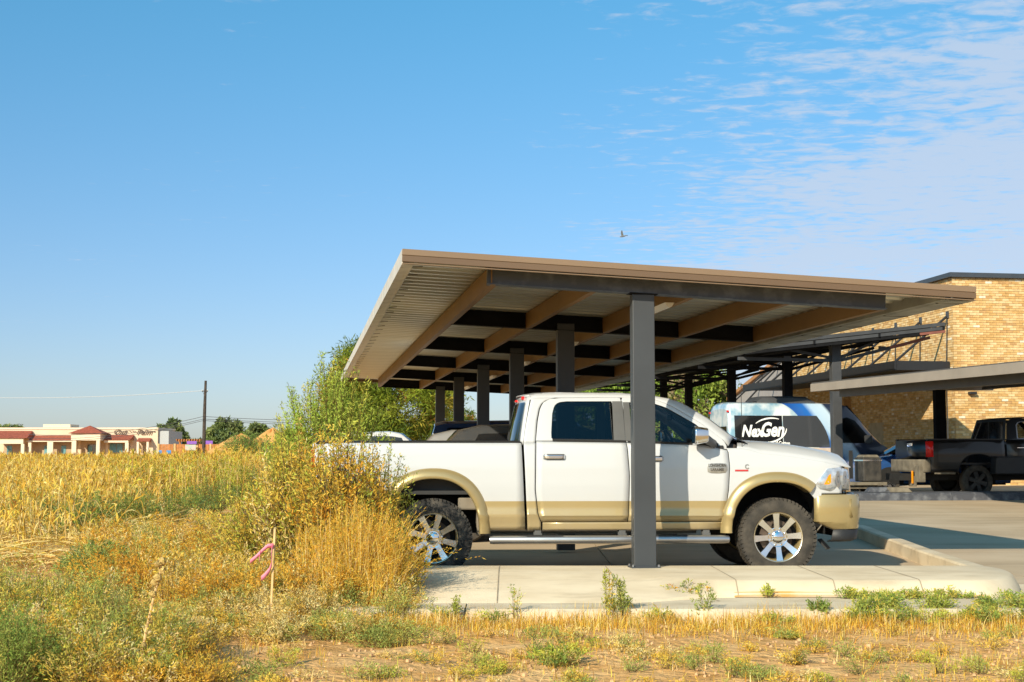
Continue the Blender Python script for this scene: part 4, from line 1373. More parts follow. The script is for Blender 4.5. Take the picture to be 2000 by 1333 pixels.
# ------------------------------------------------------------------ wrapped passenger van
def van_wrap():
    m = bpy.data.materials.new('van_wrap'); m.use_nodes = True
    nt = m.node_tree; b = nt.nodes['Principled BSDF']
    N = nt.nodes.new; K = nt.links.new
    t = N('ShaderNodeTexCoord'); sp = N('ShaderNodeSeparateXYZ'); K(t.outputs['Object'], sp.inputs[0])
    # swoosh: x - f(z)
    q = N('ShaderNodeMath'); q.operation = 'SUBTRACT'; q.inputs[0].default_value = 2.52; K(sp.outputs[2], q.inputs[1])      # depth below the roof
    q2 = N('ShaderNodeMath'); q2.operation = 'POWER'; q2.inputs[1].default_value = 0.62; K(q.outputs[0], q2.inputs[0])
    f = N('ShaderNodeMath'); f.operation = 'MULTIPLY_ADD'; f.inputs[1].default_value = 1.12; f.inputs[2].default_value = 1.86; K(q2.outputs[0], f.inputs[0])
    d = N('ShaderNodeMath'); d.operation = 'SUBTRACT'; K(sp.outputs[0], d.inputs[0]); K(f.outputs[0], d.inputs[1])
    # band further forward leans the other way
    e = N('ShaderNodeMath'); e.operation = 'MULTIPLY_ADD'; e.inputs[1].default_value = -0.85; K(q.outputs[0], e.inputs[0]); K(sp.outputs[0], e.inputs[2])
    ns = N('ShaderNodeTexNoise'); ns.inputs['Scale'].default_value = 1.7; ns.inputs['Detail'].default_value = 6; K(t.outputs['Object'], ns.inputs['Vector'])
    sk = N('ShaderNodeValToRGB'); el = sk.color_ramp.elements
    el[0].position = .40; el[0].color = (.20, .36, .46, 1); el[1].position = .60; el[1].color = (.70, .72, .72, 1)
    K(ns.outputs[0], sk.inputs[0])
    rp = N('ShaderNodeValToRGB'); el = rp.color_ramp.elements; rp.color_ramp.interpolation = 'LINEAR'
    el[0].position = 0.0; el[0].color = (.015, .09, .36, 1); el[1].position = .16; el[1].color = (.02, .14, .48, 1)
    for pos, c in ((.24, (.42, .58, .74, 1)), (.40, (.50, .64, .76, 1)), (.44, (.02, .03, .06, 1)), (1, (.016, .018, .024, 1))):
        x = el.new(pos); x.color = c
    sc = N('ShaderNodeMath'); sc.operation = 'MULTIPLY_ADD'; sc.inputs[1].default_value = 0.36; sc.inputs[2].default_value = -0.78; K(e.outputs[0], sc.inputs[0]); K(sc.outputs[0], rp.inputs[0])
    st_ = N('ShaderNodeMath'); st_.operation = 'GREATER_THAN'; st_.inputs[1].default_value = 0.0; K(d.outputs[0], st_.inputs[0])
    mx = N('ShaderNodeMix'); mx.data_type = 'RGBA'; K(st_.outputs[0], mx.inputs[0]); K(sk.outputs[0], mx.inputs[6]); K(rp.outputs[0], mx.inputs[7])
    K(mx.outputs[2], b.inputs['Base Color'])
    b.inputs['Roughness'].default_value = .3; b.inputs['Coat Weight'].default_value = .6
    MATS['van_wrap'] = m


van_wrap()
mat('window_reflect', (0.05, 0.054, 0.062), 0.15, var=0, coat=1.0)  # grey tone paints a reflection onto the forward side window
mat('pale_pink', (0.55, 0.45, 0.38), 0.5, var=0.1)
vp = W(1424, 890, 40.6)
van = empty('passenger_van', (vp.x - math.sin(CY) * 1.0, 40.6 + math.cos(CY) * 1.0, lot_z(41.6)), CY, 'passenger van in a sky and blue wrap with dark window lettering', 'van')
VH = 2.54
van.scale = (.85, 1, 1)
b = MB(); rows = []
for x, zt, wt, wb in ((0.0, 2.34, .84, .96), (.04, 2.46, .85, .99), (.13, VH - .01, .85, 1.0), (.4, VH, .84, 1.0), (4.0, VH, .84, 1.0), (4.25, VH - .10, .83, 1.0), (4.55, 2.20, .83, 1.0), (5.0, 1.78, .84, 1.0), (5.35, 1.45, .86, .99), (5.7, 1.22, .84, .96), (5.9, 1.0, .8, .90), (5.98, .7, .75, .82)):
    zs = .35
    half = [(wb * .94, zs), (wb * .99, zs + .12), (wb, min(1.0, zt * .6)), (wb * .995, min(1.35, zt - .03)), (wt + (wb - wt) * .35, zt - min(.22, (zt - .35) * .12)), (wt - .04, zt - .03), (wt - .2, zt), (wt * .4, zt + .02)]
    rows.append([(x, -y, z) for y, z in half] + [(x, y, z) for y, z in half[::-1]])
b.loops(rows, closed=False)
b.add(rows[0], [tuple(range(16))]); b.add(rows[-1], [tuple(range(16))])
b.build('body', 'van_wrap', van, smooth=40)


def vside(x, z, off=.012):
    w = float(np.interp(z, [1.0, 1.35, VH - .22, VH - .03], [1.0, .995, .896, .80]))
    return (x, -(w + off), z)


b = MB(); b.grid(lambda u, v: vside(.22 + u * 1.66 + 0, 1.26 + .90 * v), 4, 6); b.build('side_window', 'window_black', van, smooth=40)
b = MB(); b.grid(lambda u, v: vside(1.91 + u * (1.62 - .42 * (v ** 2)), 1.26 + .90 * v), 8, 6); b.build('side_window', 'window_reflect', van, smooth=40)
b = MB(); b.grid(lambda u, v: vside(1.6 + u * 1.95, 1.05 + .19 * v), 4, 2); b.build('pale_stripe', 'pale_pink', van, smooth=40)
fw = [(3.98, 1.38), (3.98, 2.08), (4.18, 2.12), (4.46, 2.02), (4.86, 1.62), (4.95, 1.42), (4.8, 1.38)]
b = MB(); b.add([vside(x, z, .02) for x, z in fw], [tuple(range(len(fw)))]); b.build('door_window', 'glass_mid', van, smooth=0)
b = MB(); b.loops([[vside(4.75, 1.36, .02), vside(4.9, 1.36, .2), vside(4.9, 1.62, .2), vside(4.75, 1.60, .02)], [vside(4.85, 1.38, .02), vside(4.98, 1.38, .18), vside(4.98, 1.60, .18), vside(4.85, 1.58, .02)]], closed=True, cap=True); b.build('mirror', 'black_plastic', van, smooth=0, bevel=.02)
b = MB()
b.grid(lambda u, v: (4.27 + u * .98 + .012, (2 * v - 1) * .78, VH - .085 - u * (VH - .085 - 1.53) + .03 * (1 - (2 * v - 1) ** 2)), 4, 8); b.build('windshield', 'glass_mid', van, smooth=40)
b = MB(); b.loops([[(x, y, z) for y, z in ((-.62 * k, VH), (-.60 * k, VH + .14 * h), (-.5 * k, VH + .20 * h), (.5 * k, VH + .20 * h), (.6 * k, VH + .14 * h), (.62 * k, VH))] for x, k, h in ((1.15, .95, .2), (1.32, 1, .95), (2.2, 1, 1), (2.22, 1, .9), (2.24, 1, 1), (2.9, 1, .9), (3.25, .9, .15))], closed=False); b.build('roof_air_unit', 'truss_grey', van, smooth=40)
# rear doors
for s in (-1, 1):
    b = MB(); b.add([(-.012, s * y, z) for y, z in ((.06, 1.30), (.80, 1.30), (.80, 1.85), (.06, 1.85))], [(0, 1, 2, 3)]); b.build('rear_window', 'window_black', van, smooth=0)
    b = MB(); b.box((.0, s * .90, 2.28), (.05, .08, .05)); b.build('marker_light', 'red_lens', van, smooth=0)
    b = MB(); b.box((.0, s * .95, 1.1), (.06, .08, .5)); b.build('tail_light', 'red_lens', van, smooth=0)
for x in (1.05, 4.75):
    for s in (-1, 1): small_wheel(van, x, s * .87, .36)
mat('letter_white', (.82, .82, .80), .5, var=0)
ti = math.atan2(.995 - .896, VH - .22 - 1.35)
vr = (pi / 2 - ti, 0, 0)


def vlet(txt, size, x, z, sh=0.25, bold=.004, sx=1.0):
    p_ = vside(x, z, .020)
    letters('lettering', txt, size, 'letter_white', van, p_, vr, shear=sh, bold=bold, sx=sx, ext=.003)


vlet('Nex', .46, .80, 1.70, .32, .016, .92)
vlet('Gen', .56, 1.50, 1.74, .32, .018, .86)
vlet('The Next Generation of Cotton', .17, 1.22, 1.36, .15, .006, .80)
for a0, a1, cx_, cz_, rx, rz_ in ((62, 148, 1.42, 1.74, .60, .36), (-118, 8, 1.42, 1.74, .60, .36)):
    b = MB(); rows = []
    for i, a in enumerate(np.linspace(a0, a1, 24)):
        th = .008 + .030 * math.sin(pi * i / 23) ** 1
        r0 = 1 - th / .36
        rows.append([vside(cx_ + rx * math.cos(R(a)) * k + .22 * (math.sin(R(a)) * rz_ * k), cz_ + rz_ * math.sin(R(a)) * k, .021) for k in (r0, 1 + .02)])
    b.loops(rows, closed=False); b.build('logo_swoosh', 'letter_white', van, smooth=0)
b = MB(); b.loops([[(-.02, .45 + .17 * math.cos(t) * k, 1.58 + .2 * math.sin(t) * k) for t in np.linspace(0, 2 * pi, 24, endpoint=False)] for k in (.88, 1)], closed=True); b.build('logo_ring', 'letter_white', van, smooth=0)
b = MB(); b.loops([[(-.02, -.45 + .25 * math.cos(t) * k, 1.58 + .2 * math.sin(t) * k) for t in np.linspace(0, 2 * pi, 24, endpoint=False)] for k in (.9, 1)], closed=True); b.build('logo_ring', 'letter_white', van, smooth=0)
letters('lettering', 'Gen', .22, 'letter_white', van, (-.022, -.45, 1.58), (pi / 2, 0, -pi / 2), shear=.3, bold=.006)

# ------------------------------------------------------------------ black work pickup
bp = W(1812, 890, 36.2)
bt = empty('work_pickup', (bp.x - math.sin(CY) * .98, 36.2 + math.cos(CY) * .98, lot_z(36.2)), CY, 'black work pickup with red tail light and dusty rear bumper', 'pickup truck')


def bw_(z):
    return float(np.interp(z, [.5, .8, 1.1, 1.38], [.94, .98, .99, .95]))


zb = lambda x: (arch(x, 1.28, .50, 1.02, .55) or .62)
for s in (-1, 1):
    b = MB(); xs_ = sorted(set(list(np.linspace(0, .77, 6)) + list(1.28 + .4999 * np.cos(np.linspace(pi, 0, 24))) + list(np.linspace(1.79, 1.98, 3))))
    b.loops([[(x, s * (bw_(z) - (.05 * (1 - x / .2) if x < .2 else 0)), z) for z in np.linspace(zb(x), 1.38, 10)] for x in xs_], closed=False)
    b.build('bed_side', 'paint_black', bt, smooth=40, solid=.02)
    b = MB(); b.bar((0.0, s * .90, 1.395), (1.98, s * .90, 1.395), .10, .04); b.build('bed_rail', 'black_plastic', bt, smooth=0)
    b = MB(); b.loops([[(x, s * y, z) for z in (.98, 1.16, 1.35)] for x, y in ((-.02, .76), (-.03, .90), (.03, .965), (.12, .995))], closed=False); tl = b.build('tail_light', 'red_lens', bt, smooth=50, solid=.02)
    # cab
    b = MB()
    b.grid(lambda u, v: (2.04 + u * 1.9, s * bw_(.55 + .83 * v), .55 + .83 * v), 4, 8); dr_ = b.build('cab_side', 'paint_black', bt, smooth=40, solid=.02)
    oo = rs([(2.05, 1.39), (2.12, 1.80), (2.25, 1.90), (3.35, 1.91), (3.9, 1.45), (3.95, 1.39)], 40); ii = rs([(2.36, 1.43), (2.39, 1.75), (2.46, 1.82), (3.3, 1.83), (3.65, 1.50), (3.68, 1.43)], 40)
    g_ = lambda x, z, o=0: (x, s * (.95 - (z - 1.38) * .32 + o), z)
    b = MB(); b.loops([[g_(x, z) for x, z in oo], [g_(x, z, .004) for x, z in ii], [g_(x, z, -.03) for x, z in ii]]); b.build('window_frame', 'paint_black', dr_, smooth=40)
    b = MB(); b.add([g_(x, z, -.012) for x, z in ii], [tuple(range(40))]); b.build('side_glass', 'glass_mid', dr_, smooth=0)
    b = MB(); b.loops([[g_(x, z, .006) for x, z in [(2.0 * 0 + a[0] * k + 2.95 * (1 - k), a[1] * k + 1.62 * (1 - k)) for a in ii]] for k in (1.0, 1.05)]); b.build('window_trim', 'satin_alu', dr_, smooth=0)
    b = MB(); b.bar((2.30, s * 1.0, 1.20), (2.52, s * 1.0, 1.20), .03, .03); b.build('door_handle', 'chrome', dr_, smooth=0, bevel=.008)
b = MB(); b.loops([[(-.02, y, z) for y, z in ((-.90, .80), (.90, .80))], [(-.035, -.90, 1.1), (-.035, .90, 1.1)], [(-.03, -.88, 1.37), (-.03, .88, 1.37)], [(.04, -.88, 1.39), (.04, .88, 1.39)]], closed=False); tg = b.build('tailgate', 'paint_black', bt, smooth=30, solid=.02)
b = MB(); b.box((-.045, 0, 1.28), (.02, .30, .08)); b.build('tailgate_handle', 'chrome', tg, smooth=0, bevel=.01)
b = MB(); b.box((1.0, 0, .82), (1.98, 1.8, .04)); b.box((1.96, 0, 1.1), (.04, 1.8, .5)); b.build('bed_floor', 'black_plastic', bt, smooth=0)
b = MB(); b.grid(lambda u, v: (2.02 + .12 * u - .05 * (1 - (2 * v - 1) ** 2), (2 * v - 1) * (.94 - .16 * u), 1.36 + .54 * u), 6, 10); bk = b.build('cab_back', 'paint_black', bt, smooth=50)
b = MB(); b.grid(lambda u, v: (2.005 + .12 * (.1 + .75 * u) - .05 * (1 - (2 * v - 1) ** 2), (2 * v - 1) * (.82 - .14 * u), 1.41 + .42 * u), 6, 10); b.build('back_glass', 'window_black', bk, smooth=50)
b = MB(); b.box((1.975, -.18, 1.62), (.012, .02, .42)); b.build('glass_divider', 'black_plastic', bk, smooth=0)
b = MB(); b.grid(lambda u, v: (2.15 + 1.25 * u, (2 * v - 1) * .79, 1.90 + .04 * math.sin(pi * u) + .02 * (1 - (2 * v - 1) ** 2)), 6, 6); b.build('roof', 'paint_black', bt, smooth=50, solid=.02)
b = MB(); b.box((2.98, 0, .66), (1.9, 1.85, .10)); b.build('cab_floor', 'under', bt, smooth=0)
b = MB(); b.grid(lambda u, v: (3.95 + 1.25 * u, (2 * v - 1) * .93, 1.36 - .10 * u ** 2 - .25 * max(0, abs(2 * v - 1) - .8)), 6, 10); b.grid(lambda u, v: (5.2, (2 * v - 1) * .93, .6 + .66 * u), 2, 4); b.build('hood', 'paint_black', bt, smooth=50, solid=.02)
for s in (-1, 1):
    b = MB(); b.grid(lambda u, v: (3.95 + 1.25 * u, s * .96, (arch(3.95 + 1.25 * u, 4.6, .48, 1.0, .55) or .6) * (1 - v) + 1.28 * v), 20, 5); b.build('fender', 'paint_black', bt, smooth=40, solid=.02)
b = MB()
b.loops([[(x, y, z) for z in (.62, .68, .88, .92)] for x, y in ((.05, -.97), (-.12, -.95), (-.20, -.8), (-.20, .8), (-.12, .95), (.05, .97))], closed=False); rb = b.build('rear_bumper', 'dust_tan', bt, smooth=40, solid=.02)
b = MB(); b.box((-.14, -.78, .58), (.16, .30, .40)); b.box((-.14, -.35, .40), (.1, .3, .25)); b.build('step_plate', 'dust_tan', rb, smooth=0, bevel=.02)
b = MB(); b.box((-.225, -.52, .50), (.03, .05, .30)); b.build('orange_strap', 'amber', rb, smooth=0)
b = MB(); b.box((.45, -.90, .70), (.55, .06, .26)); b.build('mud_panel', 'dust_tan', bt, smooth=0, bevel=.02)
for x in (1.28, 4.6):
    for s in (-1, 1): small_wheel(bt, x, s * .84, .40, .26, 'dusty_black')
b = MB(); b.box((2.05, -1.12, .78), (.95, .32, .42), taper=.92); b.build('side_toolbox', 'black_plastic', bt, smooth=0, bevel=.03)
b = MB(); b.box((2.2, 0, .5), (5.4, .9, .16)); b.build('frame_rails', 'under', bt, smooth=0)

bt.scale = (1.04, 1.04, 1.07)
# dark blue car nosed in between the pickups
p = W(1668, 890, 38.6)
st = [(0.0, .62, .70, .74, .66), (.05, .80, .86, .86, .7), (.30, .86, .93, .90, .68), (1.1, .90, 1.02, .92, .66), (1.75, .92, 1.42, .92, .60), (3.0, .93, 1.46, .92, .58), (3.7, .95, 1.05, .92, .66), (4.4, .9, .96, .86, .6)]
loft_car('sedan_car', (p.x, 39.5, lot_z(39.5)), CY, 'low dark blue sedan half hidden beside the black pickup', 'car', st, 'paint_blue', 'glass_mid', ((.85, .33), (3.5, .33)), .92, sill=.28,
         glass_side=((1.45, 2.3, 1.80, 2.3), (2.38, 3.3, 2.38, 3.0)), glass_ends=((3, 4, 'windshield'),))
# trailer-like black box with chrome band on a low frame, in front of the blue car
p = W(1684, 930, 36.6)
bx = empty('equipment_box', (p.x, 36.6, lot_z(36.6)), CY, 'black equipment box with chrome band beside the truck bumper', 'box')
b = MB(); b.box((.28, .3, .72), (.50, .6, .62)); b.build('casing', 'dusty_black', bx, smooth=0, bevel=.03)
b = MB(); b.box((.28, .3, .955), (.515, .615, .035)); b.build('chrome_band', 'chrome', bx, smooth=0)
b = MB(); b.box((.28, .3, 1.065), (.46, .5, .07), taper=.8); b.build('lid', 'dust_tan', bx, smooth=0, bevel=.02)
b = MB(); b.box((.1, .3, .36), (1.1, .7, .08)); b.box((.1, .3, .26), (1.2, .5, .06)); b.build('base_frame', 'dust_tan', bx, smooth=0, bevel=.01)
for dx_ in (-.2, .5):
    b = MB(); b.lathe([(.16, -.06), (.17, 0), (.16, .06)], 16, 'y', (dx_, .1, .17)); b.build('small_wheel', 'rubber', bx, smooth=40)
b = MB(); b.box((-.30, .0, .85), (.09, .05, .72)); b.build('upright', 'black_plastic', bx, smooth=0)
for px_, ww, lab in ((1712, .62, 'grey broken concrete piece on the dark kerb beside the truck bumper'), (1748, .75, 'tan flat stone on the dark kerb below the black pickup')):
    p = W(px_, 955, 35.5)
    m = MB(); m.box((0, 0, .06), (ww, .35, .13), taper=.7)
    o = m.build('rubble_stone', 'dust_tan' if px_ > 1730 else 'dark_kerb', smooth=0, bevel=.03, loc=(p.x, p.y - .1, lot_z(p.y) + .19))
    tag(o, lab, 'stone')

# ------------------------------------------------------------------ brick building
CR = W(1868, 890, 46.0)
bb = empty('brick_building', (CR.x, 46.0, 0), CY, 'tan brick building with dark roof cap and hung canopy', 'building')
# local: x>0 along the near wall to the right, y>0 along the side wall going back
BH = W(1868, 541, 46.0).z
BZ = 0.2
mat('mortar', (0.44, 0.34, 0.21), 0.95, var=0.1)
BC = [('brick_a', (.61, .385, .155)), ('brick_b', (.66, .455, .215)), ('brick_c', (.55, .325, .115)), ('brick_d', (.69, .50, .26)), ('brick_e', (.49, .285, .115)), ('brick_f', (.74, .64, .48))]
for n_, c_ in BC: mat(n_, c_, .9, var=.14, vscale=9, bump=.2, bscale=30)
mat('cap_dark', (.045, .055, .07), .45, var=.08)
mat('canopy_dark', (.018, .018, .020), .5, var=.1)
mat('stucco_grey', (.33, .30, .285), .9, var=.05)
mat('orange_trim', (.42, .20, .08), .7, var=.1)
BL, BHt, GAPB = .230, .0800, .011
SIDE = 15.6
b = MB()
b.add([(0.0, 0.0, BZ), (12, 0, BZ), (12, 0, BH), (0, 0, BH), (0, SIDE, BZ), (0, SIDE, BH), (12, SIDE, BZ), (12, SIDE, BH)], [(0, 1, 2, 3), (0, 3, 5, 4), (4, 5, 7, 6), (3, 2, 7, 5), (1, 6, 7, 2)])
b.v = [(x + (.018 if x == 0 else 0), y + (.018 if y == 0 else 0), z) for x, y, z in b.v]
b.build('wall', 'mortar', bb, smooth=0)
# openings in the side wall: (y0, y1, z0, z1); window and recess
WIN = [(6.0 - .15, 7.15, .9, 2.55)]
py_of = lambda px: None
bricks = []
nrow = int((BH - BZ) / BHt)
for r_ in range(nrow):
    z = BZ + r_ * BHt
    off = BL / 2 if r_ % 2 else 0
    k = 0
    x = -off
    while x < 4.6:
        x0, x1 = max(x, 0.0), x + BL - GAPB
        if x1 - x0 > .05: bricks.append(('n', x0, x1, z))
        x += BL
    y = -off
    while y < SIDE:
        y0, y1 = max(y, 0.016), min(y + BL - GAPB, SIDE)
        if y1 - y0 > .05 and not any(a < (y0 + y1) / 2 < b_ and c < z + .05 < d for a, b_, c, d in WIN):
            bricks.append(('s', y0, y1, z))
        y += BL
wts = [.28, .24, .22, .15, .09, .02]
full = {}
for i, (n_, c_) in enumerate(BC):
    for kind in 'ns':
        m = MB()
        L_ = BL - GAPB
        if kind == 'n': m.box((L_ / 2, .02, (BHt - GAPB) / 2), (L_, .04, BHt - GAPB))
        else: m.box((.02, L_ / 2, (BHt - GAPB) / 2), (.04, L_, BHt - GAPB))
        m.f = [q for q in m.f]
        full[(kind, i)] = m.mesh('brick', n_, smooth=0)
rb_ = random.Random(3)
rest = [MB() for _ in BC]
# the bricks that show largest: near wall and the first metres of the side wall, between canopy and cap
cnt = 0
scored = []
for q in bricks:
    kind, a, b_, z = q
    d = a if kind == 'n' else a * 1.6 + .3
    vis = 1 if (2.95 < z < 6.6 and (kind == 's' or a < 2.3)) else 0
    scored.append((0 if vis else 1, abs(z - 5.2) * .9 + d, q))
scored.sort(key=lambda t: (t[0], t[1]))
pick = set()
for sc_ in scored:
    kind, a, b_, z = sc_[2]
    if b_ - a > BL - GAPB - .01 and len(pick) < 300: pick.add(sc_[2])
for q in bricks:
    kind, a, b_, z = q
    i = rb_.choices(range(6), wts)[0]
    pr = rb_.uniform(-.006, .006)
    if q in pick:
        o = bpy.data.objects.new('brick', full[(kind, i)])
        o.location = (a, pr, z) if kind == 'n' else (pr, a, z)
        link(o, bb)
    else:
        L_ = b_ - a
        if kind == 'n': rest[i].box((a + L_ / 2, .02 + pr, z + (BHt - GAPB) / 2), (L_, .04, BHt - GAPB))
        else: rest[i].box((.02 + pr, a + L_ / 2, z + (BHt - GAPB) / 2), (.04, L_, BHt - GAPB))
for i, m in enumerate(rest):
    o = m.build('brick_courses', BC[i][0], bb, smooth=0); o['kind'] = 'stuff'
b = MB(); b.bar((-.06, -.05, BH + .06), (12, -.05, BH + .03), .16, .15); b.build('roof_cap', 'cap_dark', bb, smooth=0)
b = MB(); b.bar((-.05, -.13, BH + .062), (-.05, SIDE, BH + .032), .16, .146); b.build('roof_cap', 'cap_dark', bb, smooth=0)
# window in the side wall
y0, y1, z0, z1 = WIN[0]
b = MB(); b.box((.10, (y0 + y1) / 2, (z0 + z1) / 2), (.02, y1 - y0, z1 - z0)); wi = b.build('window', 'window_black', bb, smooth=0)
b = MB()
for yy in (y0 + .04, y1 - .04): b.box((.06, yy, (z0 + z1) / 2), (.06, .07, z1 - z0))
for zz in (z0 + .04, z1 - .04, (z0 + z1) / 2 - .1): b.box((.06, (y0 + y1) / 2, zz), (.05, y1 - y0 - .14, .06))
b.build('window_frame', 'cap_dark', wi, smooth=0)
# pier return near the window
b = MB(); b.box((-.15, 9.3, (BZ + 3.4) / 2 + .1), (.30, .9, 3.4 - BZ)); b.build('pier', 'brick_e', bb, smooth=0)
# hung canopy along the side wall
CZ = W(1868, 716, 46).z - .02
b = MB(); b.box((-.95, 8.3, CZ - .02), (1.9, 16.0, .05)); cn = b.build('canopy', 'canopy_dark', bb, smooth=0)
b = MB(); b.box((-1.90, 8.3, CZ + .05), (.07, 16.1, .30)); b.build('canopy_edge', 'canopy_dark', cn, smooth=0)
b = MB(); b.box((-.95, .28, CZ + .052), (1.82, .07, .30)); b.build('canopy_edge', 'canopy_dark', cn, smooth=0)
for k in range(8):
    y = .35 + k * 2.05
    za = W(1866, 612, 46).z - .05
    b = MB(); b.tube([(-.02, y, za), (-1.86, y, CZ + .18)], .045, 6); b.build('hanger_rod', 'canopy_dark', bb)
    b = MB(); b.tube([(-.04, y, za), (-.06, y + .1, CZ + .05)], .018, 5); b.build('wall_line', 'canopy_dark', bb)  # thin dark tube running down the wall from each anchor
    b = MB(); b.box((-.03, y, za + .03), (.06, .12, .22)); b.build('anchor_plate', 'cap_dark', bb, smooth=0)
b = MB(); b.box((.55, -.10, W(1890, 768, 46).z), (.26, .16, .08)); b.build('wall_light', 'black_plastic', bb, smooth=0, bevel=.02)

# grey wing beyond the brick
gw = empty('grey_wing', (CR.x, 46, 0), CY, 'grey stucco wing with orange edge behind the van', 'building')
zt1, zt2 = 5.75, 4.0
b = MB(); b.add([(.0, SIDE + .05, .2), (0, SIDE + 9, .2), (0, SIDE + 9, zt2), (0, SIDE + .05, zt1), (9, SIDE + .05, .2), (9, SIDE + 9, .2), (9, SIDE + 9, zt2), (9, SIDE + .05, zt1)], [(0, 3, 2, 1), (0, 4, 7, 3), (4, 5, 6, 7), (1, 2, 6, 5), (3, 7, 6, 2)]); b.build('wall', 'stucco_grey', gw, smooth=0)
b = MB(); b.bar((-.05, SIDE + .0, zt1 + .1), (-.05, SIDE + 9, zt2 + .1), .2, .16); b.build('edge_trim', 'orange_trim', gw, smooth=0)
b = MB(); b.box((-1.0, SIDE + 3.2, CZ - .9), (2.0, 5.4, .30)); b.build('canopy', 'cap_dark', gw, smooth=0)
for k in range(2):
    y = SIDE + 1.6 + 2.2 * k
    b = MB(); b.tube([(-.05, y, 5.2 - .2 * k), (-1.8, y, CZ - .8)], .04, 6); b.build('hanger_rod', 'canopy_dark', gw)

# ------------------------------------------------------------------ far shop building beyond the field
FY = 280.0
fs = empty('shop_building', (0, FY, 0), 0, 'cream stucco shop building with red tiled awnings beyond the field', 'building')
mat('stucco', (.66, .53, .38), .9, var=.06, vscale=.4)
mat('stucco_trim', (.72, .60, .45), .9, var=.04)
mat('shade_wall', (.42, .31, .20), .9, var=.06)  # darker copy of the stucco: shade under the awnings put into the colour
mat('tile_red', (.30, .075, .04), .8, var=.25, vscale=3)
mat('teal_glass', (.10, .25, .28), .2, var=.3, vscale=.8)
mat('grey_block', (.40, .42, .43), .9, var=.05)


def fx(px): return (px - 1000) / FPX * FY
def fz(py): return W(1000, py, FY).z


def fbox(name, m, x0, x1, y0, y1, d0, d1, parent=fs):
    b = MB(); b.box(((fx(x0) + fx(x1)) / 2, (d0 + d1) / 2, (fz(y0) + fz(y1)) / 2), (fx(x1) - fx(x0), d1 - d0, abs(fz(y0) - fz(y1))))
    return b.build(name, m, parent, smooth=0)


def slopebox(name, x0, x1, yt, yb, d0, d1, over=0.0, hip=0.0):
    b = MB()
    b.add([(fx(x0 - over), d0, fz(yb)), (fx(x1 + over), d0, fz(yb)), (fx(x1 - hip), d1, fz(yt)), (fx(x0 + hip), d1, fz(yt)), (fx(x0 - over), d1, fz(yb)), (fx(x1 + over), d1, fz(yb))], [(0, 1, 2, 3), (0, 3, 4), (1, 5, 2), (0, 4, 5, 1), (3, 2, 5, 4)])
    return b.build(name, 'tile_red', fs, smooth=0)


fbox('wall', 'stucco', -40, 310, 837, 905, 0, 14)
fbox('parapet', 'stucco_trim', -42, 311, 835.5, 839, -.15, 14.2)
fbox('parapet', 'stucco_trim', 85, 138, 829, 835.2, .3, 6)
fbox('side_wall', 'grey_block', 310.5, 330, 842, 905, .5, 12)
slopebox('awning_roof', 0, 66, 842, 856.5, -4, -.2, 2)
fbox('awning_beam', 'stucco_trim', 4, 60, 857, 867.5, -3.6, -3.0)
for x in (4, 56): fbox('column', 'stucco_trim', x, x + 6, 867.8, 905, -3.6, -3.0)
slopebox('awning_roof', 66, 154, 851, 861, -2.6, -.2, 0)
fbox('awning_beam', 'stucco_trim', 62, 152, 861.3, 863.5, -2.5, -2.1)
for x in (66, 103, 150): fbox('column', 'stucco_trim', x, x + (11 if x == 103 else 6), 863.8, 905, -2.5, -2.1)
fbox('painted_wall_shade', 'shade_wall', 11, 60, 868, 905, -.1, -.02)
fbox('painted_wall_shade', 'shade_wall', 66, 154, 864, 905, -.09, -.02)
b = MB()
zz0, zz1 = fz(847.5), fz(832)
b.add([(fx(150), -5, zz0), (fx(217), -5, zz0), (fx(217), 0, zz0), (fx(150), 0, zz0), (fx(184), -2.2, zz1)], [(0, 1, 4), (1, 2, 4), (2, 3, 4), (3, 0, 4), (0, 3, 2, 1)])
b.build('tower_roof', 'tile_red', fs, smooth=0)
fbox('tower_wall', 'stucco_trim', 155, 211, 848, 861, -4.6, -.2)
for x in (160, 205): fbox('column', 'stucco_trim', x - 1.5, x + 5, 861.2, 905, -4.6, -4.0)
fbox('painted_wall_shade', 'shade_wall', 160, 208, 861, 905, -.08, -.02)
dd = fbox('door', 'window_black', 174, 197, 869, 905, -.2, -.12)
fbox('door_leaf', 'teal_glass', 176, 183, 872, 905, -.28, -.21, dd)
slopebox('awning_roof', 213, 264, 849.8, 860, -3, -.2, 0)
fbox('awning_beam', 'stucco_trim', 213, 260, 861, 865, -2.8, -2.4)
fbox('column', 'stucco_trim', 254, 260.5, 865.2, 905, -2.8, -2.4)
fbox('painted_wall_shade', 'shade_wall', 214, 256, 865, 905, -.08, -.02)
for x0, x1 in ((217, 230), (231, 242), (246, 253)): fbox('window', 'teal_glass', x0, x1, 867, 884, -.16, -.1)
slopebox('awning_roof', 273, 298, 856, 863, -2, -.2, 0)
for x in (274, 293): fbox('column', 'stucco_trim', x, x + 4, 863.2, 905, -1.9, -1.4)
fbox('window', 'shade_wall', 278, 291, 868, 885, -.16, -.1)
for x0, x1 in ((17, 27), (44, 53), (90, 100), (123, 132)):
    fbox('window', 'teal_glass', x0, x1, 871, 888, -.16, -.11)
mat('sign_brown', (.10, .06, .035), .7, var=0)
letters('sign_lettering', 'Out', 1.5, 'sign_brown', fs, (fx(236), -.3, fz(844.5)), (pi / 2, 0, 0), shear=.4, bold=.01, ext=.05)
letters('sign_lettering', 'Palm', 1.5, 'sign_brown', fs, (fx(283), -.3, fz(844.5)), (pi / 2, 0, 0), shear=.4, bold=.01, ext=.05)
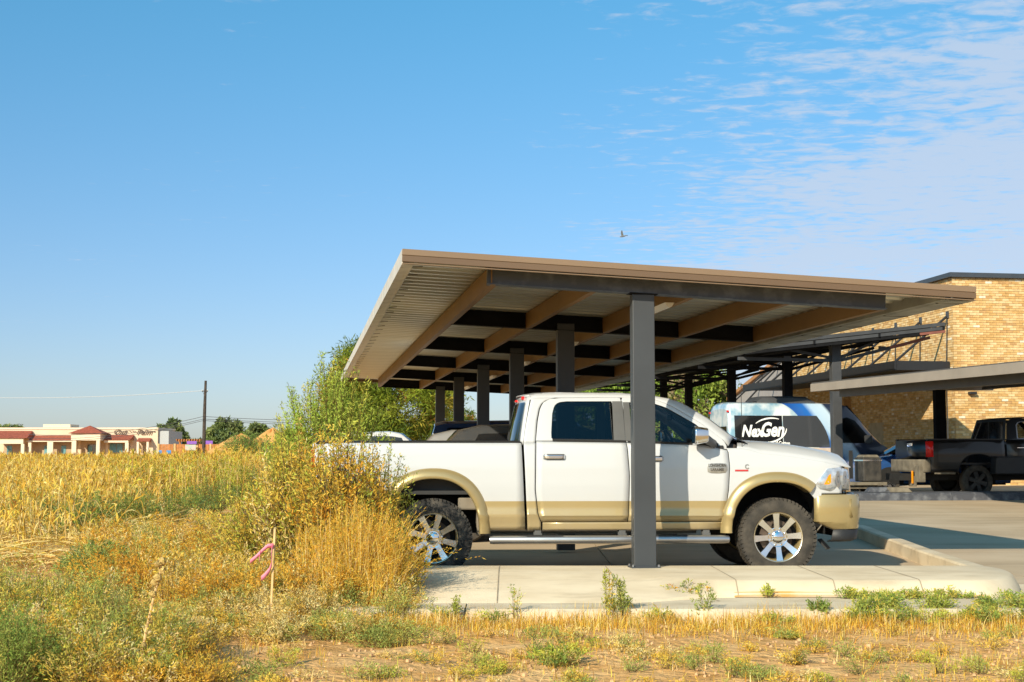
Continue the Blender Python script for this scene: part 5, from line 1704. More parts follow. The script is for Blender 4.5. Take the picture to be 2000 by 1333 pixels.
for x in (225, 255, 261, 265, 298, 302):
    b = MB(); b.bar((fx(x), -.2, fz(842 + (x % 3))), (fx(x + 3), -.2, fz(843 + (x % 2))), .1, .12); b.build('sign_stroke', 'sign_brown', fs, smooth=0)
# far white car
p = (fx(40), FY - 22, 0)
st = [(0.0, .9, .95, .8, .7), (.3, 1.0, 1.1, .9, .7), (.7, 1.02, 1.55, .92, .68), (2.2, 1.0, 1.6, .92, .68), (3.0, .98, 1.05, .92, .7), (4.0, .9, .95, .9, .66), (4.3, .6, .65, .8, .6)]
loft_car('white_car', (fx(42) * .92, FY - 22, .1), R(55), 'small white car in front of the cream shop building', 'car', st, 'white', 'window_black', ((.8, .33), (3.4, .33)), .92, glass_side=((.8, 1.5, .95, 1.5), (1.6, 2.6, 1.6, 2.15)), glass_ends=((1, 2, 'rear_window'), (4, 3, 'windshield')))

# wooden fence, pergola, banner, signs by the shop
FF = 250.0
def wx(px): return (px - 1000) / FPX * FF
def wz(py): return W(1000, py, FF).z
mat('fence_wood', (.42, .17, .05), .85, var=.2, vscale=2)
mat('fence_post', (.55, .36, .16), .85, var=.15)
mat('purple', (.22, .08, .42), .6, var=.15)
mat('sign_green', (.25, .45, .36), .6, var=0, col2=(.50, .40, .36), vscale=1.5)
mat('sign_blue', (.03, .22, .55), .6, var=.1)
fe = empty('wood_fence', (0, FF, 0), 0, 'rust brown wooden fence with pale posts beside the shop', 'fence')
for x0, x1 in ((314, 340.5), (346, 384), (388, 410), (414, 432)):
    n = max(3, int((x1 - x0) / 5))
    for k in range(n):
        a = x0 + (x1 - x0) * k / n; c = x0 + (x1 - x0) * (k + .94) / n
        b = MB(); b.box(((wx(a) + wx(c)) / 2, 0, (wz(868) + 0) / 2), (wx(c) - wx(a), .05, wz(868))); b.build('fence_board', 'fence_wood', fe, smooth=0)
for x in (310, 341.5, 385, 411, 433):
    b = MB(); b.box((wx(x + 2), 0, wz(867) / 2), (wx(4) - wx(0), .35, wz(867))); b.build('fence_post', 'fence_post', fe, smooth=0)
pg = empty('pergola', (0, FF + 8, 0), 0, 'brown timber pergola behind the wooden fence', 'pergola')
for x in (352, 371, 390):
    b = MB(); b.box((wx(x) * 1.03, 0, wz(859) / 2), (.3, .3, wz(859))); b.build('post', 'fence_wood', pg, smooth=0)
for x in range(350, 396, 5):
    b = MB(); b.box((wx(x) * 1.03, 0, wz(858.5)), (.18, 4, .25)); b.build('rafter', 'fence_wood', pg, smooth=0)
b = MB(); b.box((wx(372) * 1.03, -1.6, wz(860.5)), ((wx(45) - wx(0)) * 1.03, .2, .25)); b.build('beam', 'fence_wood', pg, smooth=0)
for nm, mt, x0, x1, y0, y1, d, lab, cat in (('banner', 'purple', 368, 387, 862, 868, -.5, 'purple and white banner under the pergola', 'banner'), ('banner', 'purple', 402, 416, 861, 869, .5, 'purple banner just past the utility pole', 'banner'), ('notice_board', 'sign_green', 366, 387, 869, 880, -1.0, 'pale green notice board in front of the wooden fence', 'sign'),
                                  ('sign_panel', 'sign_blue', 331, 340, 880, 888, -1.4, 'bright blue panel leaning on the wooden fence', 'sign'), ('sign_panel', 'sign_blue', 316, 322, 880, 887, -1.4, 'small pale blue panel at the end of the wooden fence', 'sign')):
    b = MB(); b.box(((wx(x0) + wx(x1)) / 2, FF + d, (wz(y0) + wz(y1)) / 2), (wx(x1) - wx(x0), .08, wz(y0) - wz(y1))); o = b.build(nm, mt, smooth=0, bevel=.02)
    tag(o, lab, cat)

# ------------------------------------------------------------------ utility pole and wires
PY = 180.0
def qx(px): return (px - 1000) / FPX * PY
def qz(py): return W(1000, py, PY).z
po = empty('utility_pole', (qx(399.5), PY, 0), 0, 'tall dark wooden utility pole with one crossarm', 'utility pole')
b = MB(); b.tube([(0, 0, -.2), (.05, 0, qz(800)), (.12, 0, qz(744))], [.24, .20, .15], 10); b.build('pole', 'wood_pole', po)
b = MB(); b.box((.08, -.2, qz(764.5)), (.75, .12, .12)); b.build('crossarm', 'wood_pole', po, smooth=0)
for sx in (-.32, .32):
    b = MB(); b.tube([(.08 + sx, -.2, qz(765)), (.06, -.12, qz(774))], .02, 5); b.build('brace', 'wood_pole', po)
    b = MB(); b.lathe([(.02, 0), (.06, .05), (.05, .12), (.0, .14)], 8, 'z', (.08 + sx, -.2, qz(764) + .02)); b.build('insulator', 'lamp_white', po)
mat('wire_pale', (.42, .44, .46), .6, var=0)
mat('wire_dark', (.06, .06, .07), .6, var=0)
def wire(name, a, b_, sag, r, m, lab):
    pts = [Vector(a).lerp(Vector(b_), t) - Vector((0, 0, sag * 4 * t * (1 - t))) for t in np.linspace(0, 1, 24)]
    w_ = MB(); w_.tube(pts, r, 5); tag(w_.build(name, m), lab, 'cable', 'wires on the utility pole')
wire('power_line', (qx(397), PY - .2, qz(763.5)), (qx(-60), PY + 10, qz(771)), .3, .035, 'wire_pale', 'pale topmost wire running left from the utility pole')
for i, (yl, yp, yr) in enumerate(((838, 814, 815), (846, 819, 819), (851, 822, 824))):
    w_ = MB()
    ptsl = [Vector((qx(399), PY - .3, qz(yp))).lerp(Vector((qx(-100), PY + 30, qz(yl + 4))), t) - Vector((0, 0, .9 * 4 * t * (1 - t))) for t in np.linspace(0, 1, 24)]
    ptsr = [Vector((qx(399), PY - .3, qz(yp))).lerp(Vector((qx(760), PY + 20, qz(yr))), t) - Vector((0, 0, .25 * 4 * t * (1 - t))) for t in np.linspace(0, 1, 16)]
    w_.tube(ptsl[::-1] + ptsr[1:], .03, 5)
    tag(w_.build('power_line', 'wire_dark'), ['upper', 'middle', 'lowest'][i] + ' dark wire of the three crossing low on the utility pole', 'cable', 'wires on the utility pole')

# bird
bd_p = W(1217, 462, 60.0)
b = MB()
b.loops([[(x, r_ * math.cos(t), r_ * math.sin(t) * .8) for t in np.linspace(0, 2 * pi, 8, endpoint=False)] for x, r_ in ((.17, .004), (.14, .02), (.10, .028), (.02, .04), (-.08, .025), (-.16, .012), (-.20, .03), (-.21, .002))], closed=True, cap=True)
for s in (-1, 1):
    b.loops([[(.07, s * .02, .01), (-.04, s * .02, .01), (-.04, s * .02, .0), (.07, s * .02, 0)], [(.05, s * .12, .10), (-.04, s * .12, .10), (-.04, s * .12, .095), (.05, s * .12, .095)], [(-.04, s * .25, .15), (-.08, s * .25, .15), (-.08, s * .25, .148), (-.04, s * .25, .148)]], closed=True, cap=True)
mat('bird_grey', (.16, .17, .18), .8, var=0)
o = b.build('flying_bird', 'bird_grey', smooth=40, loc=bd_p); o.rotation_euler = (.3, .1, 2.6)
tag(o, 'small dark bird flying in the sky above the carport roof', 'bird')

# ------------------------------------------------------------------ vegetation
def GP(px, py, z=-0.09):
    Y = (EYE - z) * FPX / (py - 890.0)
    return np.array([(px - 1000) / FPX * Y, Y, z])


def GY(px, Y, z=-0.09):
    return np.array([(px - 1000) / FPX * Y, Y, z])


GREEN = [(.25, .34, .075, 4), (.31, .39, .09, 3), (.18, .26, .065, 2), (.44, .42, .10, 1)]
GREYG = [(.36, .42, .11, 4), (.46, .48, .13, 3), (.58, .49, .12, 2), (.27, .33, .09, 2)]
YGREEN = [(.50, .52, .08, 4), (.60, .57, .10, 3), (.36, .41, .07, 3), (.70, .54, .10, 2)]
GOLD = [(.78, .52, .08, 4), (.84, .61, .12, 3), (.66, .41, .06, 3), (.56, .48, .09, 1.5)]
ORANGE = [(.74, .40, .05, 4), (.80, .49, .08, 3), (.62, .30, .035, 3), (.54, .42, .08, 1.2)]
STRAW = [(.84, .65, .26, 4), (.88, .73, .36, 3), (.76, .54, .17, 3), (.80, .55, .11, 2)]
CORN = [(.86, .65, .18, 5), (.88, .73, .28, 4), (.84, .57, .10, 5), (.70, .44, .08, 1.5), (.74, .68, .10, .8)]


def bush(f, c, h, r, ns, nl, palette, L=.035, Wd=.010, jit=.05, t0=.2, flat=.45, stemc=(.30, .22, .10), upright=.5, base=.25):
    """stems fanning out of one foot, leaves along them"""
    c = np.asarray(c, float)
    u = np.sqrt(rng.uniform(0, 1, ns)); ph = rng.uniform(0, 2 * pi, ns)
    hh = h * (1 - flat * u ** 2) * rng.uniform(.72, 1.0, ns)
    tip = c + np.stack([r * u * np.cos(ph), r * u * np.sin(ph), hh], 1)
    b0 = c + np.stack([r * base * u * np.cos(ph), r * base * u * np.sin(ph), 0 * u], 1)
    ct = b0 + (tip - b0) * np.array([1 - upright, 1 - upright, .62]) + rng.normal(0, .04 * h, (ns, 3))
    B = lambda t: (1 - t)[..., None] ** 2 * b0[:, None] + 2 * ((1 - t) * t)[..., None] * ct[:, None] + (t ** 2)[..., None] * tip[:, None]
    tt = np.tile(np.linspace(0, 1, 4), (ns, 1))
    P = B(tt)
    rad = np.tile(np.array([.0045, .0035, .0022, .001]) * max(.6, h), (ns, 1))
    f.tubes(P, rad, np.tile(np.array(stemc), (ns, 1)) * rng.uniform(.7, 1.3, (ns, 1)))
    t = t0 + (1 - t0) * rng.uniform(0, 1, (ns, nl)) ** .8
    LP = B(t)
    tg = unit(tip - b0)[:, None, :] * .8 + rng.normal(0, .75, (ns, nl, 3)); tg[..., 2] = np.abs(tg[..., 2]) * .9
    LP = LP + rng.normal(0, jit, (ns, nl, 3)) * (1.1 - t[..., None] * .75)
    LP[..., 2] = np.maximum(LP[..., 2], c[2] + .01)
    n = ns * nl
    col = pal(ns, palette, .12)
    col = np.repeat(col[:, None], nl, 1).reshape(-1, 3) * rng.uniform(.78, 1.22, (n, 1))
    f.leaves(LP.reshape(-1, 3), tg.reshape(-1, 3), rng.uniform(.6, 1.4, n) * L, rng.uniform(.7, 1.3, n) * Wd, col)
    return f


def grass(f, P, h, palette, lean=.35, w=.006, K=4, droop=.4):
    n = len(P)
    ph = rng.uniform(0, 2 * pi, n); ln = np.abs(rng.normal(0, lean, n))
    s = np.linspace(0, 1, K)
    out = np.stack([np.cos(ph), np.sin(ph)], 1)
    Pc = np.zeros((n, K, 3))
    Pc[:, :, :2] = P[:, None, :2] + out[:, None, :] * (h * ln)[:, None, None] * (s ** 1.6)[None, :, None]
    Pc[:, :, 2] = P[:, None, 2] + h[:, None] * (s[None] - droop * ln[:, None] * s[None] ** 2.2)
    side = np.stack([-np.sin(ph + rng.normal(0, .8, n)), np.cos(ph), 0 * ph], 1)
    wid = w * rng.uniform(.6, 1.4, (n, 1)) * np.array([1, .9, .6, .12])[None, :K]
    f.ribbons(Pc, unit(side), wid, pal(n, palette, .18))
    return f


def scatter(n, px0, px1, Y0, Y1, z=-.09):
    Y = np.sqrt(rng.uniform(Y0 ** 2, Y1 ** 2, n)); px = rng.uniform(px0, px1, n)
    X = (px - 1000) / FPX * Y
    return np.stack([X, Y, np.full(n, z)], 1)


def vnoise(P, s, seed=0):
    x, y = P[:, 0] * s + seed, P[:, 1] * s - seed
    return (np.sin(x * 1.7) * np.cos(y * 1.3) + .6 * np.sin(x * 3.9 + y * 2.7) + .4 * np.sin(7.3 * x - 6.1 * y)) / 2


def zground(P):
    P[:, 2] = [gz(x, y) for x, y in P[:, :2]]
    return P


# --- dried corn
def corn(f, P, h, leafn=9, lean=.10, Ls=1.0, palette=CORN):
    n = len(P)
    ph = rng.uniform(0, 2 * pi, n); ln = np.abs(rng.normal(0, lean, n))
    d = np.stack([np.cos(ph) * np.sin(ln), np.sin(ph) * np.sin(ln), np.cos(ln)], 1)
    s = np.linspace(0, 1, 4)
    Pc = P[:, None] + d[:, None] * (h[:, None] * s)[..., None]
    rad = np.tile(np.array([.013, .011, .008, .004]), (n, 1))
    f.tubes(Pc, rad, pal(n, STRAW, .15))
    m = n * leafn
    t = rng.uniform(.12, 1.0, m)
    pi_ = np.repeat(np.arange(n), leafn)
    b0 = P[pi_] + d[pi_] * (h[pi_] * t)[:, None]
    a = rng.uniform(0, 2 * pi, m)
    L = rng.uniform(.30, .62, m) * Ls * h[pi_] / 1.4
    up = rng.uniform(.25, 1.15, m); dr = rng.uniform(.5, 1.7, m)
    K = 5
    s = np.linspace(0, 1, K)
    Pl = np.zeros((m, K, 3))
    Pl[:, :, 0] = b0[:, None, 0] + np.cos(a)[:, None] * L[:, None] * .62 * s
    Pl[:, :, 1] = b0[:, None, 1] + np.sin(a)[:, None] * L[:, None] * .62 * s
    Pl[:, :, 2] = np.maximum(b0[:, None, 2] + L[:, None] * (up[:, None] * s - dr[:, None] * s ** 2), P[pi_][:, None, 2] + .01)
    side = unit(np.stack([-np.sin(a), np.cos(a), rng.normal(0, .5, m)], 1))
    w = rng.uniform(.018, .038, (m, 1)) * np.array([.7, 1, .9, .6, .08])
    f.ribbons(Pl, side, w, pal(m, palette, .16))
    # seed head
    hd = P + d * h[:, None]
    q = 5
    f.leaves(np.repeat(hd, q, 0), np.repeat(d, q, 0) + rng.normal(0, .35, (n * q, 3)), rng.uniform(.08, .2, n * q), np.full(n * q, .02), pal(n * q, GOLD + [(.44, .22, .05, 3)], .15))
    return f


fc = Fol()
P = scatter(2100, -330, 545, 38, 58); P = P[~((P[:, 0] / P[:, 1] * FPX + 1000 > 420) & (P[:, 1] < 44))]
corn(fc, P, rng.uniform(1.05, 1.42, len(P)), 10)
P = scatter(3300, -330, 560, 58, 90); corn(fc, P, rng.uniform(1.0, 1.38, len(P)), 7, Ls=1.1)
P = scatter(2900, -330, 560, 90, 140); corn(fc, P, rng.uniform(1.0, 1.32, len(P)), 5, Ls=1.3)
P = scatter(120, 415, 560, 42, 62); corn(fc, P, rng.uniform(1.3, 1.75, len(P)), 9, palette=CORN + [(.42, .46, .06, 5)])
P = scatter(260, 200, 480, 37, 46); corn(fc, P, rng.uniform(1.1, 1.5, len(P)), 8, palette=[(.50, .50, .06, 3), (.62, .55, .10, 3), (.38, .42, .06, 1)])
P = scatter(600, -330, 300, 27, 39); corn(fc, P, rng.uniform(.6, 1.2, len(P)), 8, lean=.55)
P = scatter(260, -60, 210, 18.5, 28); corn(fc, P, rng.uniform(.5, 1.0, len(P)), 7, lean=.95)
# fallen straw
n = 8500
P = scatter(n, -260, 330, 17.5, 36); a = rng.uniform(0, 2 * pi, n); L = rng.uniform(.25, .9, n); s = np.linspace(0, 1, 4)
Pc = P[:, None] + np.stack([np.cos(a)[:, None] * L[:, None] * s, np.sin(a)[:, None] * L[:, None] * s, rng.uniform(0, .25, n)[:, None] + (rng.uniform(-.05, .45, n) * L)[:, None] * s - (rng.uniform(0, .5, n) * L)[:, None] * s ** 2], 2)
Pc[..., 2] = np.maximum(Pc[..., 2], -.08)
fc.ribbons(Pc, unit(np.stack([-np.sin(a), np.cos(a), rng.normal(0, .8, n)], 1)), rng.uniform(.008, .03, (n, 1)) * np.array([.8, 1, .8, .2]), pal(n, STRAW, .18))
tag(fc.build('corn_crop', 'straw'), 'field of dried golden corn stalks and fallen straw', 'crop', kind='stuff')

# --- foreground weeds on the left (grey green, browning at the foot)
fw_ = Fol()
for i in range(70):
    px = rng.uniform(-70, 330); Y = rng.uniform(8.4, 11.6)
    if px > 250 and Y > 10.8: continue
    c = GY(px, Y); c[2] = gz(c[0], c[1])
    hmax = .74 if px < 120 else (.64 if px < 240 else .44)
    h = rng.uniform(.65, 1.0) * hmax * (1.05 if Y > 9.5 else .85)
    palt = GREEN if px < 70 and Y < 9.3 else (GREYG if rng.uniform() < .34 else (GOLD + STRAW if rng.uniform() < .4 else GREYG + YGREEN + GOLD + STRAW))
    bush(fw_, c, h, rng.uniform(.22, .36), 34, 60, palt, L=.027, Wd=.0065, jit=.032, t0=.08, upright=.6)
for i in range(60):
    px = rng.uniform(-70, 420); Y = rng.uniform(8.4, 10.5)
    c = GY(px, Y); c[2] = gz(c[0], c[1])
    bush(fw_, c, rng.uniform(.14, .30), .22, 18, 34, ORANGE + GOLD + [(.34, .21, .08, 6)], L=.024, Wd=.006, jit=.03, t0=.05)
tag(fw_.build('weeds'), 'grey green weeds crowding the lower left corner', 'weeds', kind='stuff')

# --- rust orange dry weeds in the middle distance
fo = Fol()
for i in range(150):
    px = rng.uniform(190, 620); Y = rng.uniform(12.2, 20)
    if px < 300 and Y < 14: continue
    c = GY(px, Y); c[2] = gz(c[0], c[1])
    palt = ORANGE if rng.uniform() < .36 else (GOLD + STRAW if rng.uniform() < .55 else (GREYG if rng.uniform() < .6 else STRAW + GREYG))
    bush(fo, c, rng.uniform(.35, .75), rng.uniform(.3, .5), 30, 44, palt, L=.038, Wd=.009, jit=.045, t0=.08, upright=.4)
for i in range(110):
    px = rng.uniform(330, 800); Y = rng.uniform(10.9, 13.4)
    c = GY(px, Y); c[2] = gz(c[0], c[1])
    palt = [ORANGE, GOLD + STRAW, STRAW, STRAW, GOLD + GREYG, GREYG][rng.integers(0, 6)]
    bush(fo, c, rng.uniform(.18, .42) * (1.0 if Y > 11.8 else .7), rng.uniform(.2, .32), 26, 40, palt, L=.027, Wd=.0065, jit=.035, t0=.05, upright=.5)
for i in range(40):
    px = rng.uniform(-60, 520); Y = rng.uniform(18, 34)
    c = GY(px, Y)
    bush(fo, c, rng.uniform(.25, .5), rng.uniform(.3, .5), 16, 18, GOLD + STRAW + ORANGE + GREYG, L=.07, Wd=.016, jit=.06, t0=.05)
tag(fo.build('dry_weeds'), 'rust orange and gold dry weeds along the field edge', 'weeds', kind='stuff')

# --- green tumbleweed mounds at the field edge
spots = [(62, 26.5, .72, .62, 'green tumbleweed mound among the fallen straw at the far left'), (172, 21.6, .74, .58, 'bright green tumbleweed mound in front of the fallen straw'), (262, 27.5, .68, .55, 'green tumbleweed mound beside a bent dry stalk'),
         (335, 30, .62, .95, 'wide grey green tumbleweed mound before the golden corn'), (418, 34, .78, .80, 'rounded green tumbleweed mound at the foot of the corn'), (492, 38, .95, .75, 'green tumbleweed mound nearest the yellow bush'), (205, 15.6, .42, .42, 'low pale green weed tuft between straw and orange weeds')]
for px, Y, h, r, lab in spots:
    h *= 1.28; r *= 1.15
    f = Fol(); bush(f, (0, 0, 0), h, r, 130, 36, GREEN + [(.15, .24, .09, 4)], L=.055, Wd=.012, jit=.05, t0=.1, flat=.55, upright=.35, base=.1)
    root = empty('tumbleweed', GY(px, Y), 0, lab, 'bush', 'green tumbleweed mounds')
    f.build('foliage', 'leaf', root)

# --- big bushes beside the truck bed
def bigbush(name, px, Y, h, r, ns, nl, palt, lab, L=.05, Wd=.013, **kw):
    root = empty(name, GY(px, Y), 0, lab, 'bush')
    f = Fol(); bush(f, (0, 0, 0), h, r, ns, nl, palt, L=L, Wd=Wd, **kw)
    f.build('foliage', 'leaf', root)
    s_ = MB()
    for k in range(7):
        a = 2 * pi * k / 7 + .3
        s_.tube([(0.03 * math.cos(a), .03 * math.sin(a), 0), (.12 * r * math.cos(a), .12 * r * math.sin(a), h * .3), (.4 * r * math.cos(a), .4 * r * math.sin(a), h * .65)], [.016, .012, .005], 6)
    s_.build('stems', 'bark', root)
    return root


bigbush('tall_bush', 644, 19.6, 2.86, .92, 200, 110, [(.42, .52, .09, 5), (.54, .60, .11, 4), (.32, .42, .08, 3), (.66, .60, .11, 2)], 'tall feathery yellow green bush rising behind the truck bed', L=.055, Wd=.0125, jit=.06, t0=.50, flat=.40, upright=.40)
bigbush('weed_bush', 588, 14.7, 1.82, .60, 210, 60, GOLD + YGREEN + GOLD + STRAW, 'gold and straw bush at the left foot of the tall bush', jit=.06, t0=.15)
bigbush('weed_bush', 748, 14.4, 1.68, .36, 60, 60, GREYG + YGREEN, 'grey green bush with loose sprigs against the white bed side', L=.04, Wd=.011, jit=.055, t0=.2, flat=.3)
bigbush('weed_bush', 528, 15.4, 1.30, .75, 170, 50, GOLD + YGREEN, 'yellow green bush left of the gold and straw bush', jit=.06, t0=.1)
bigbush('weed_bush', 672, 14.0, 1.80, .58, 250, 60, ORANGE + GOLD + GOLD + YGREEN, 'orange gold bush behind the tall dry grass', jit=.05, t0=.1)
bigbush('weed_bush', 785, 13.5, .85, .28, 60, 40, YGREEN + ORANGE, 'small reddish green weed in front of the rear wheel', L=.035, Wd=.010, jit=.04, t0=.1)
# --- tall dry grass
ft = Fol()
for px, Y, nb, hh in ((600, 13.3, 110, .85), (640, 13.0, 150, 1.0), (672, 13.3, 170, 1.15), (700, 12.9, 190, 1.05), (728, 13.2, 150, 1.15), (758, 12.95, 150, 1.0), (785, 13.2, 90, .8), (655, 12.6, 90, .6), (735, 12.6, 80, .55)):
    c = GY(px, Y)
    ph = rng.uniform(0, 2 * pi, nb); ln = np.abs(rng.normal(0, .28, nb)) + .05
    h = rng.uniform(.55, 1.0, nb) * hh
    K = 5; s = np.linspace(0, 1, K)
    out = np.stack([np.cos(ph) + .25, np.sin(ph) * .8], 1)
    Pc = np.zeros((nb, K, 3))
    b0 = c[None, :2] + rng.normal(0, .05, (nb, 2))
    Pc[:, :, :2] = b0[:, None] + out[:, None] * (h * ln)[:, None, None] * (s ** 1.5)[None, :, None]
    Pc[:, :, 2] = c[2] + h[:, None] * (s[None] - .55 * ln[:, None] * s[None] ** 2.5)
    side = unit(np.stack([np.cos(ph + 1.57 + rng.normal(0, .8, nb)), np.sin(ph + 1.57), rng.normal(0, .2, nb)], 1))
    ft.ribbons(Pc, side, .0065 * rng.uniform(.6, 1.4, (nb, 1)) * np.array([1, 1, .8, .6, .2]), pal(nb, STRAW + GOLD, .15))
    # feathery seed plumes near the tips
    q = 9
    tip = np.repeat(Pc[:, -1], q, 0); bel = np.repeat(Pc[:, -2], q, 0); t = rng.uniform(0, 1, (nb * q, 1))
    ft.leaves(bel + (tip - bel) * t + rng.normal(0, .006, (nb * q, 3)), (tip - bel) * 3 + rng.normal(0, .25, (nb * q, 3)), rng.uniform(.02, .05, nb * q), np.full(nb * q, .006), pal(nb * q, GOLD + ORANGE, .15))
tag(ft.build('tall_grass', 'straw'), 'tall dry golden grass clump beside the rear wheel', 'grass', kind='stuff')

# --- dry grass along the kerb and on the dirt
fg = Fol()
n = 42000
P = scatter(n, 300, 2060, 8.5, 12.5)
dens = np.clip((P[:, 1] - 11.0) / 1.2, 0, 1) * .85 + np.clip(vnoise(P, 1.4, 2) * .55 + .16, 0, 1) * .5
P = P[rng.uniform(0, 1, n) < dens]
zground(P)
near = np.clip((P[:, 1] - 10.8) / 1.5, 0, 1)
grass(fg, P, rng.uniform(.04, .10, len(P)) + near * rng.uniform(0, .10, len(P)), STRAW + GOLD + ORANGE + [(.40, .36, .09, 3), (.36, .20, .06, 2)], lean=.8, w=.005)
P = scatter(5200, 330, 2060, 11.7, 12.35); P = zground(P); P = P[vnoise(P, 2.2, 5) > -.25]
grass(fg, P, rng.uniform(.04, .17, len(P)) * (1 + .6 * vnoise(P, 3.1, 9)), GOLD + STRAW + ORANGE, lean=.6, w=.0055)
tag(fg.build('dry_grass', 'straw'), 'short dry grass along the kerb and over the dirt', 'grass', kind='stuff')
# --- litter of stones and clods on the dirt
cl = MB()
for i in range(900):
    px = rng.uniform(330, 2050); Y = rng.uniform(8.4, 12.1)
    c = GY(px, Y); s_ = rng.uniform(.006, .022)
    z = gz(c[0], c[1])
    pts = [(math.cos(t) * s_ * rng.uniform(.7, 1.3), math.sin(t) * s_ * rng.uniform(.7, 1.3)) for t in np.linspace(0, 2 * pi, 5, endpoint=False)]
    cl.loops([[(c[0] + a, c[1] + b_, z - .004) for a, b_ in pts], [(c[0] + a * .75, c[1] + b_ * .75, z + s_ * .6) for a, b_ in pts], [(c[0] + a * .2, c[1] + b_ * .2, z + s_ * .85) for a, b_ in pts]], closed=True, cap=True)
mat('clod', (.56, .34, .165), .95, var=.25, vscale=3)
tag(cl.build('gravel', 'clod', smooth=0), 'small clods and pebbles on the bare dirt', 'gravel', kind='stuff')
# --- green weeds on the dirt and along the kerb
fk = Fol()
for i in range(130):
    px = rng.uniform(380, 2040); Y = rng.uniform(8.5, 11.6)
    c = GY(px, Y); c[2] = gz(c[0], c[1])
    bush(fk, c, rng.uniform(.05, .15), rng.uniform(.08, .2), 12, 26, [GREYG, GREYG, YGREEN, STRAW, GOLD][rng.integers(0, 5)], L=.021, Wd=.006, jit=.025, t0=.05, flat=.6)
for i in range(44):
    px = rng.uniform(1640, 2050) if i < 38 else rng.uniform(830, 1600); Y = rng.uniform(11.9, 12.7)
    c = GY(px, Y); c[2] = -.06 if Y < 12.26 else .0
    bush(fk, c, rng.uniform(.06, .15), rng.uniform(.10, .20), 12, 26, GREEN + GREYG + YGREEN, L=.03, Wd=.008, jit=.03, t0=.05, flat=.5)
for i in range(13):
    px = rng.uniform(1640, 2040); c = GY(px, 13.15, .015)
    bush(fk, c, rng.uniform(.04, .12), .13, 12, 20, GREEN + YGREEN, L=.03, Wd=.009, jit=.025, t0=.05, flat=.5)
tag(fk.build('ground_weeds'), 'low green weeds scattered on the dirt and along the gutter', 'weeds', kind='stuff')
for px, Y, z, h, r, ns, nl, palt, lab, fl in ((1092, 9.75, -.1, .15, .25, 40, 26, GREEN + YGREEN, 'low bright green weed on the bare dirt in front of the post', .5), (1185, 12.15, -.08, .52, .05, 6, 60, GREYG + YGREEN, 'upright feathery weed at the kerb edge left of the post', .2), (1216, 12.2, -.06, .40, .09, 8, 50, GREYG, 'shorter feathery weed at the kerb edge right beside the upright one', .2),
                                           (1345, 13.45, .03, .13, .30, 40, 22, GREEN + YGREEN + ORANGE, 'sprawling green weed growing from the kerb joint', .7), (1372, 12.3, -.05, .28, .12, 8, 34, GREYG, 'thin upright weed below the sprawling weed at the kerb', .3), (1590, 12.3, -.05, .16, .11, 18, 30, GREEN, 'round green weed tuft at the right part of the kerb edge', .4),
                                           (1493, 13.2, .02, .12, .07, 10, 16, YGREEN, 'single small weed rooted at the foot of the kerb face', .4), (1004, 12.2, -.06, .30, .08, 5, 26, STRAW + GREYG, 'spindly pale weed on the kerb edge left of the upright weeds', .2), (895, 12.2, -.06, .20, .07, 6, 26, YGREEN + GREYG, 'small pale green weed on the kerb edge nearest the tall grass', .2)):
    f = Fol(); bush(f, (0, 0, 0), h, r, ns, nl, palt, L=.034, Wd=.010, jit=.02, t0=.08, flat=fl, upright=.55)
    o = f.build('kerb_weed'); o.location = GY(px, Y, z)
    tag(o, lab, 'weed', 'single weeds along the kerb')

# --- survey stake with pink ribbon
sp0 = GY(533, 11.55)
sk_ = empty('survey_stake', sp0, 0, 'thin wooden survey stake with a pink ribbon', 'stake')
mat('stake_wood', (.66, .44, .20), .8, var=.15, vscale=12)
mat('pink', (.88, .26, .36), .6, var=.08)
b = MB(); b.bar((0, 0, -.05), (.030, 0, .82), .016, .014, up=(0, 1, 0)); b.build('stake', 'stake_wood', sk_, smooth=0)
def ribbon(pts, w):
    m = MB(); m.loops([[(x, -.02 + yo, z - w / 2 * cz), (x + w * .25 * (1 - cz), -.03 + yo, z + w / 2)] for x, z, yo, cz in pts], closed=False)
    m.build('ribbon', 'pink', sk_, smooth=60, solid=.002)
ribbon([(.028, .62, 0, 1), (-.02, .615, -.01, 1), (-.06, .58, -.02, .9), (-.11, .53, -.01, 1), (-.16, .49, 0, 1)], .034)
ribbon([(.02, .625, 0, 1), (.012, .57, -.012, 1), (.010, .52, -.008, 1), (.014, .47, -.012, 1), (-.005, .42, -.006, 1), (-.045, .375, -.01, 1), (-.07, .355, 0, 1)], .044)
ribbon([(-.075, .565, -.02, 1), (-.085, .53, -.02, 1), (-.08, .495, -.02, 1)], .036)
ribs_ = [o for o in sk_.children if o.name.startswith('ribbon')]
for o in ribs_: o.location = (0, 0, .07)
b = MB(); b.box((0, 0, 0.03), (.020, .008, .075), rot=Matrix.Rotation(.15, 3, 'Y')); tag(b.build('marker_tag', 'amber', smooth=0, loc=GY(541, 11.2, -.085)), 'small orange marker flag in the grass below the stake', 'marker')

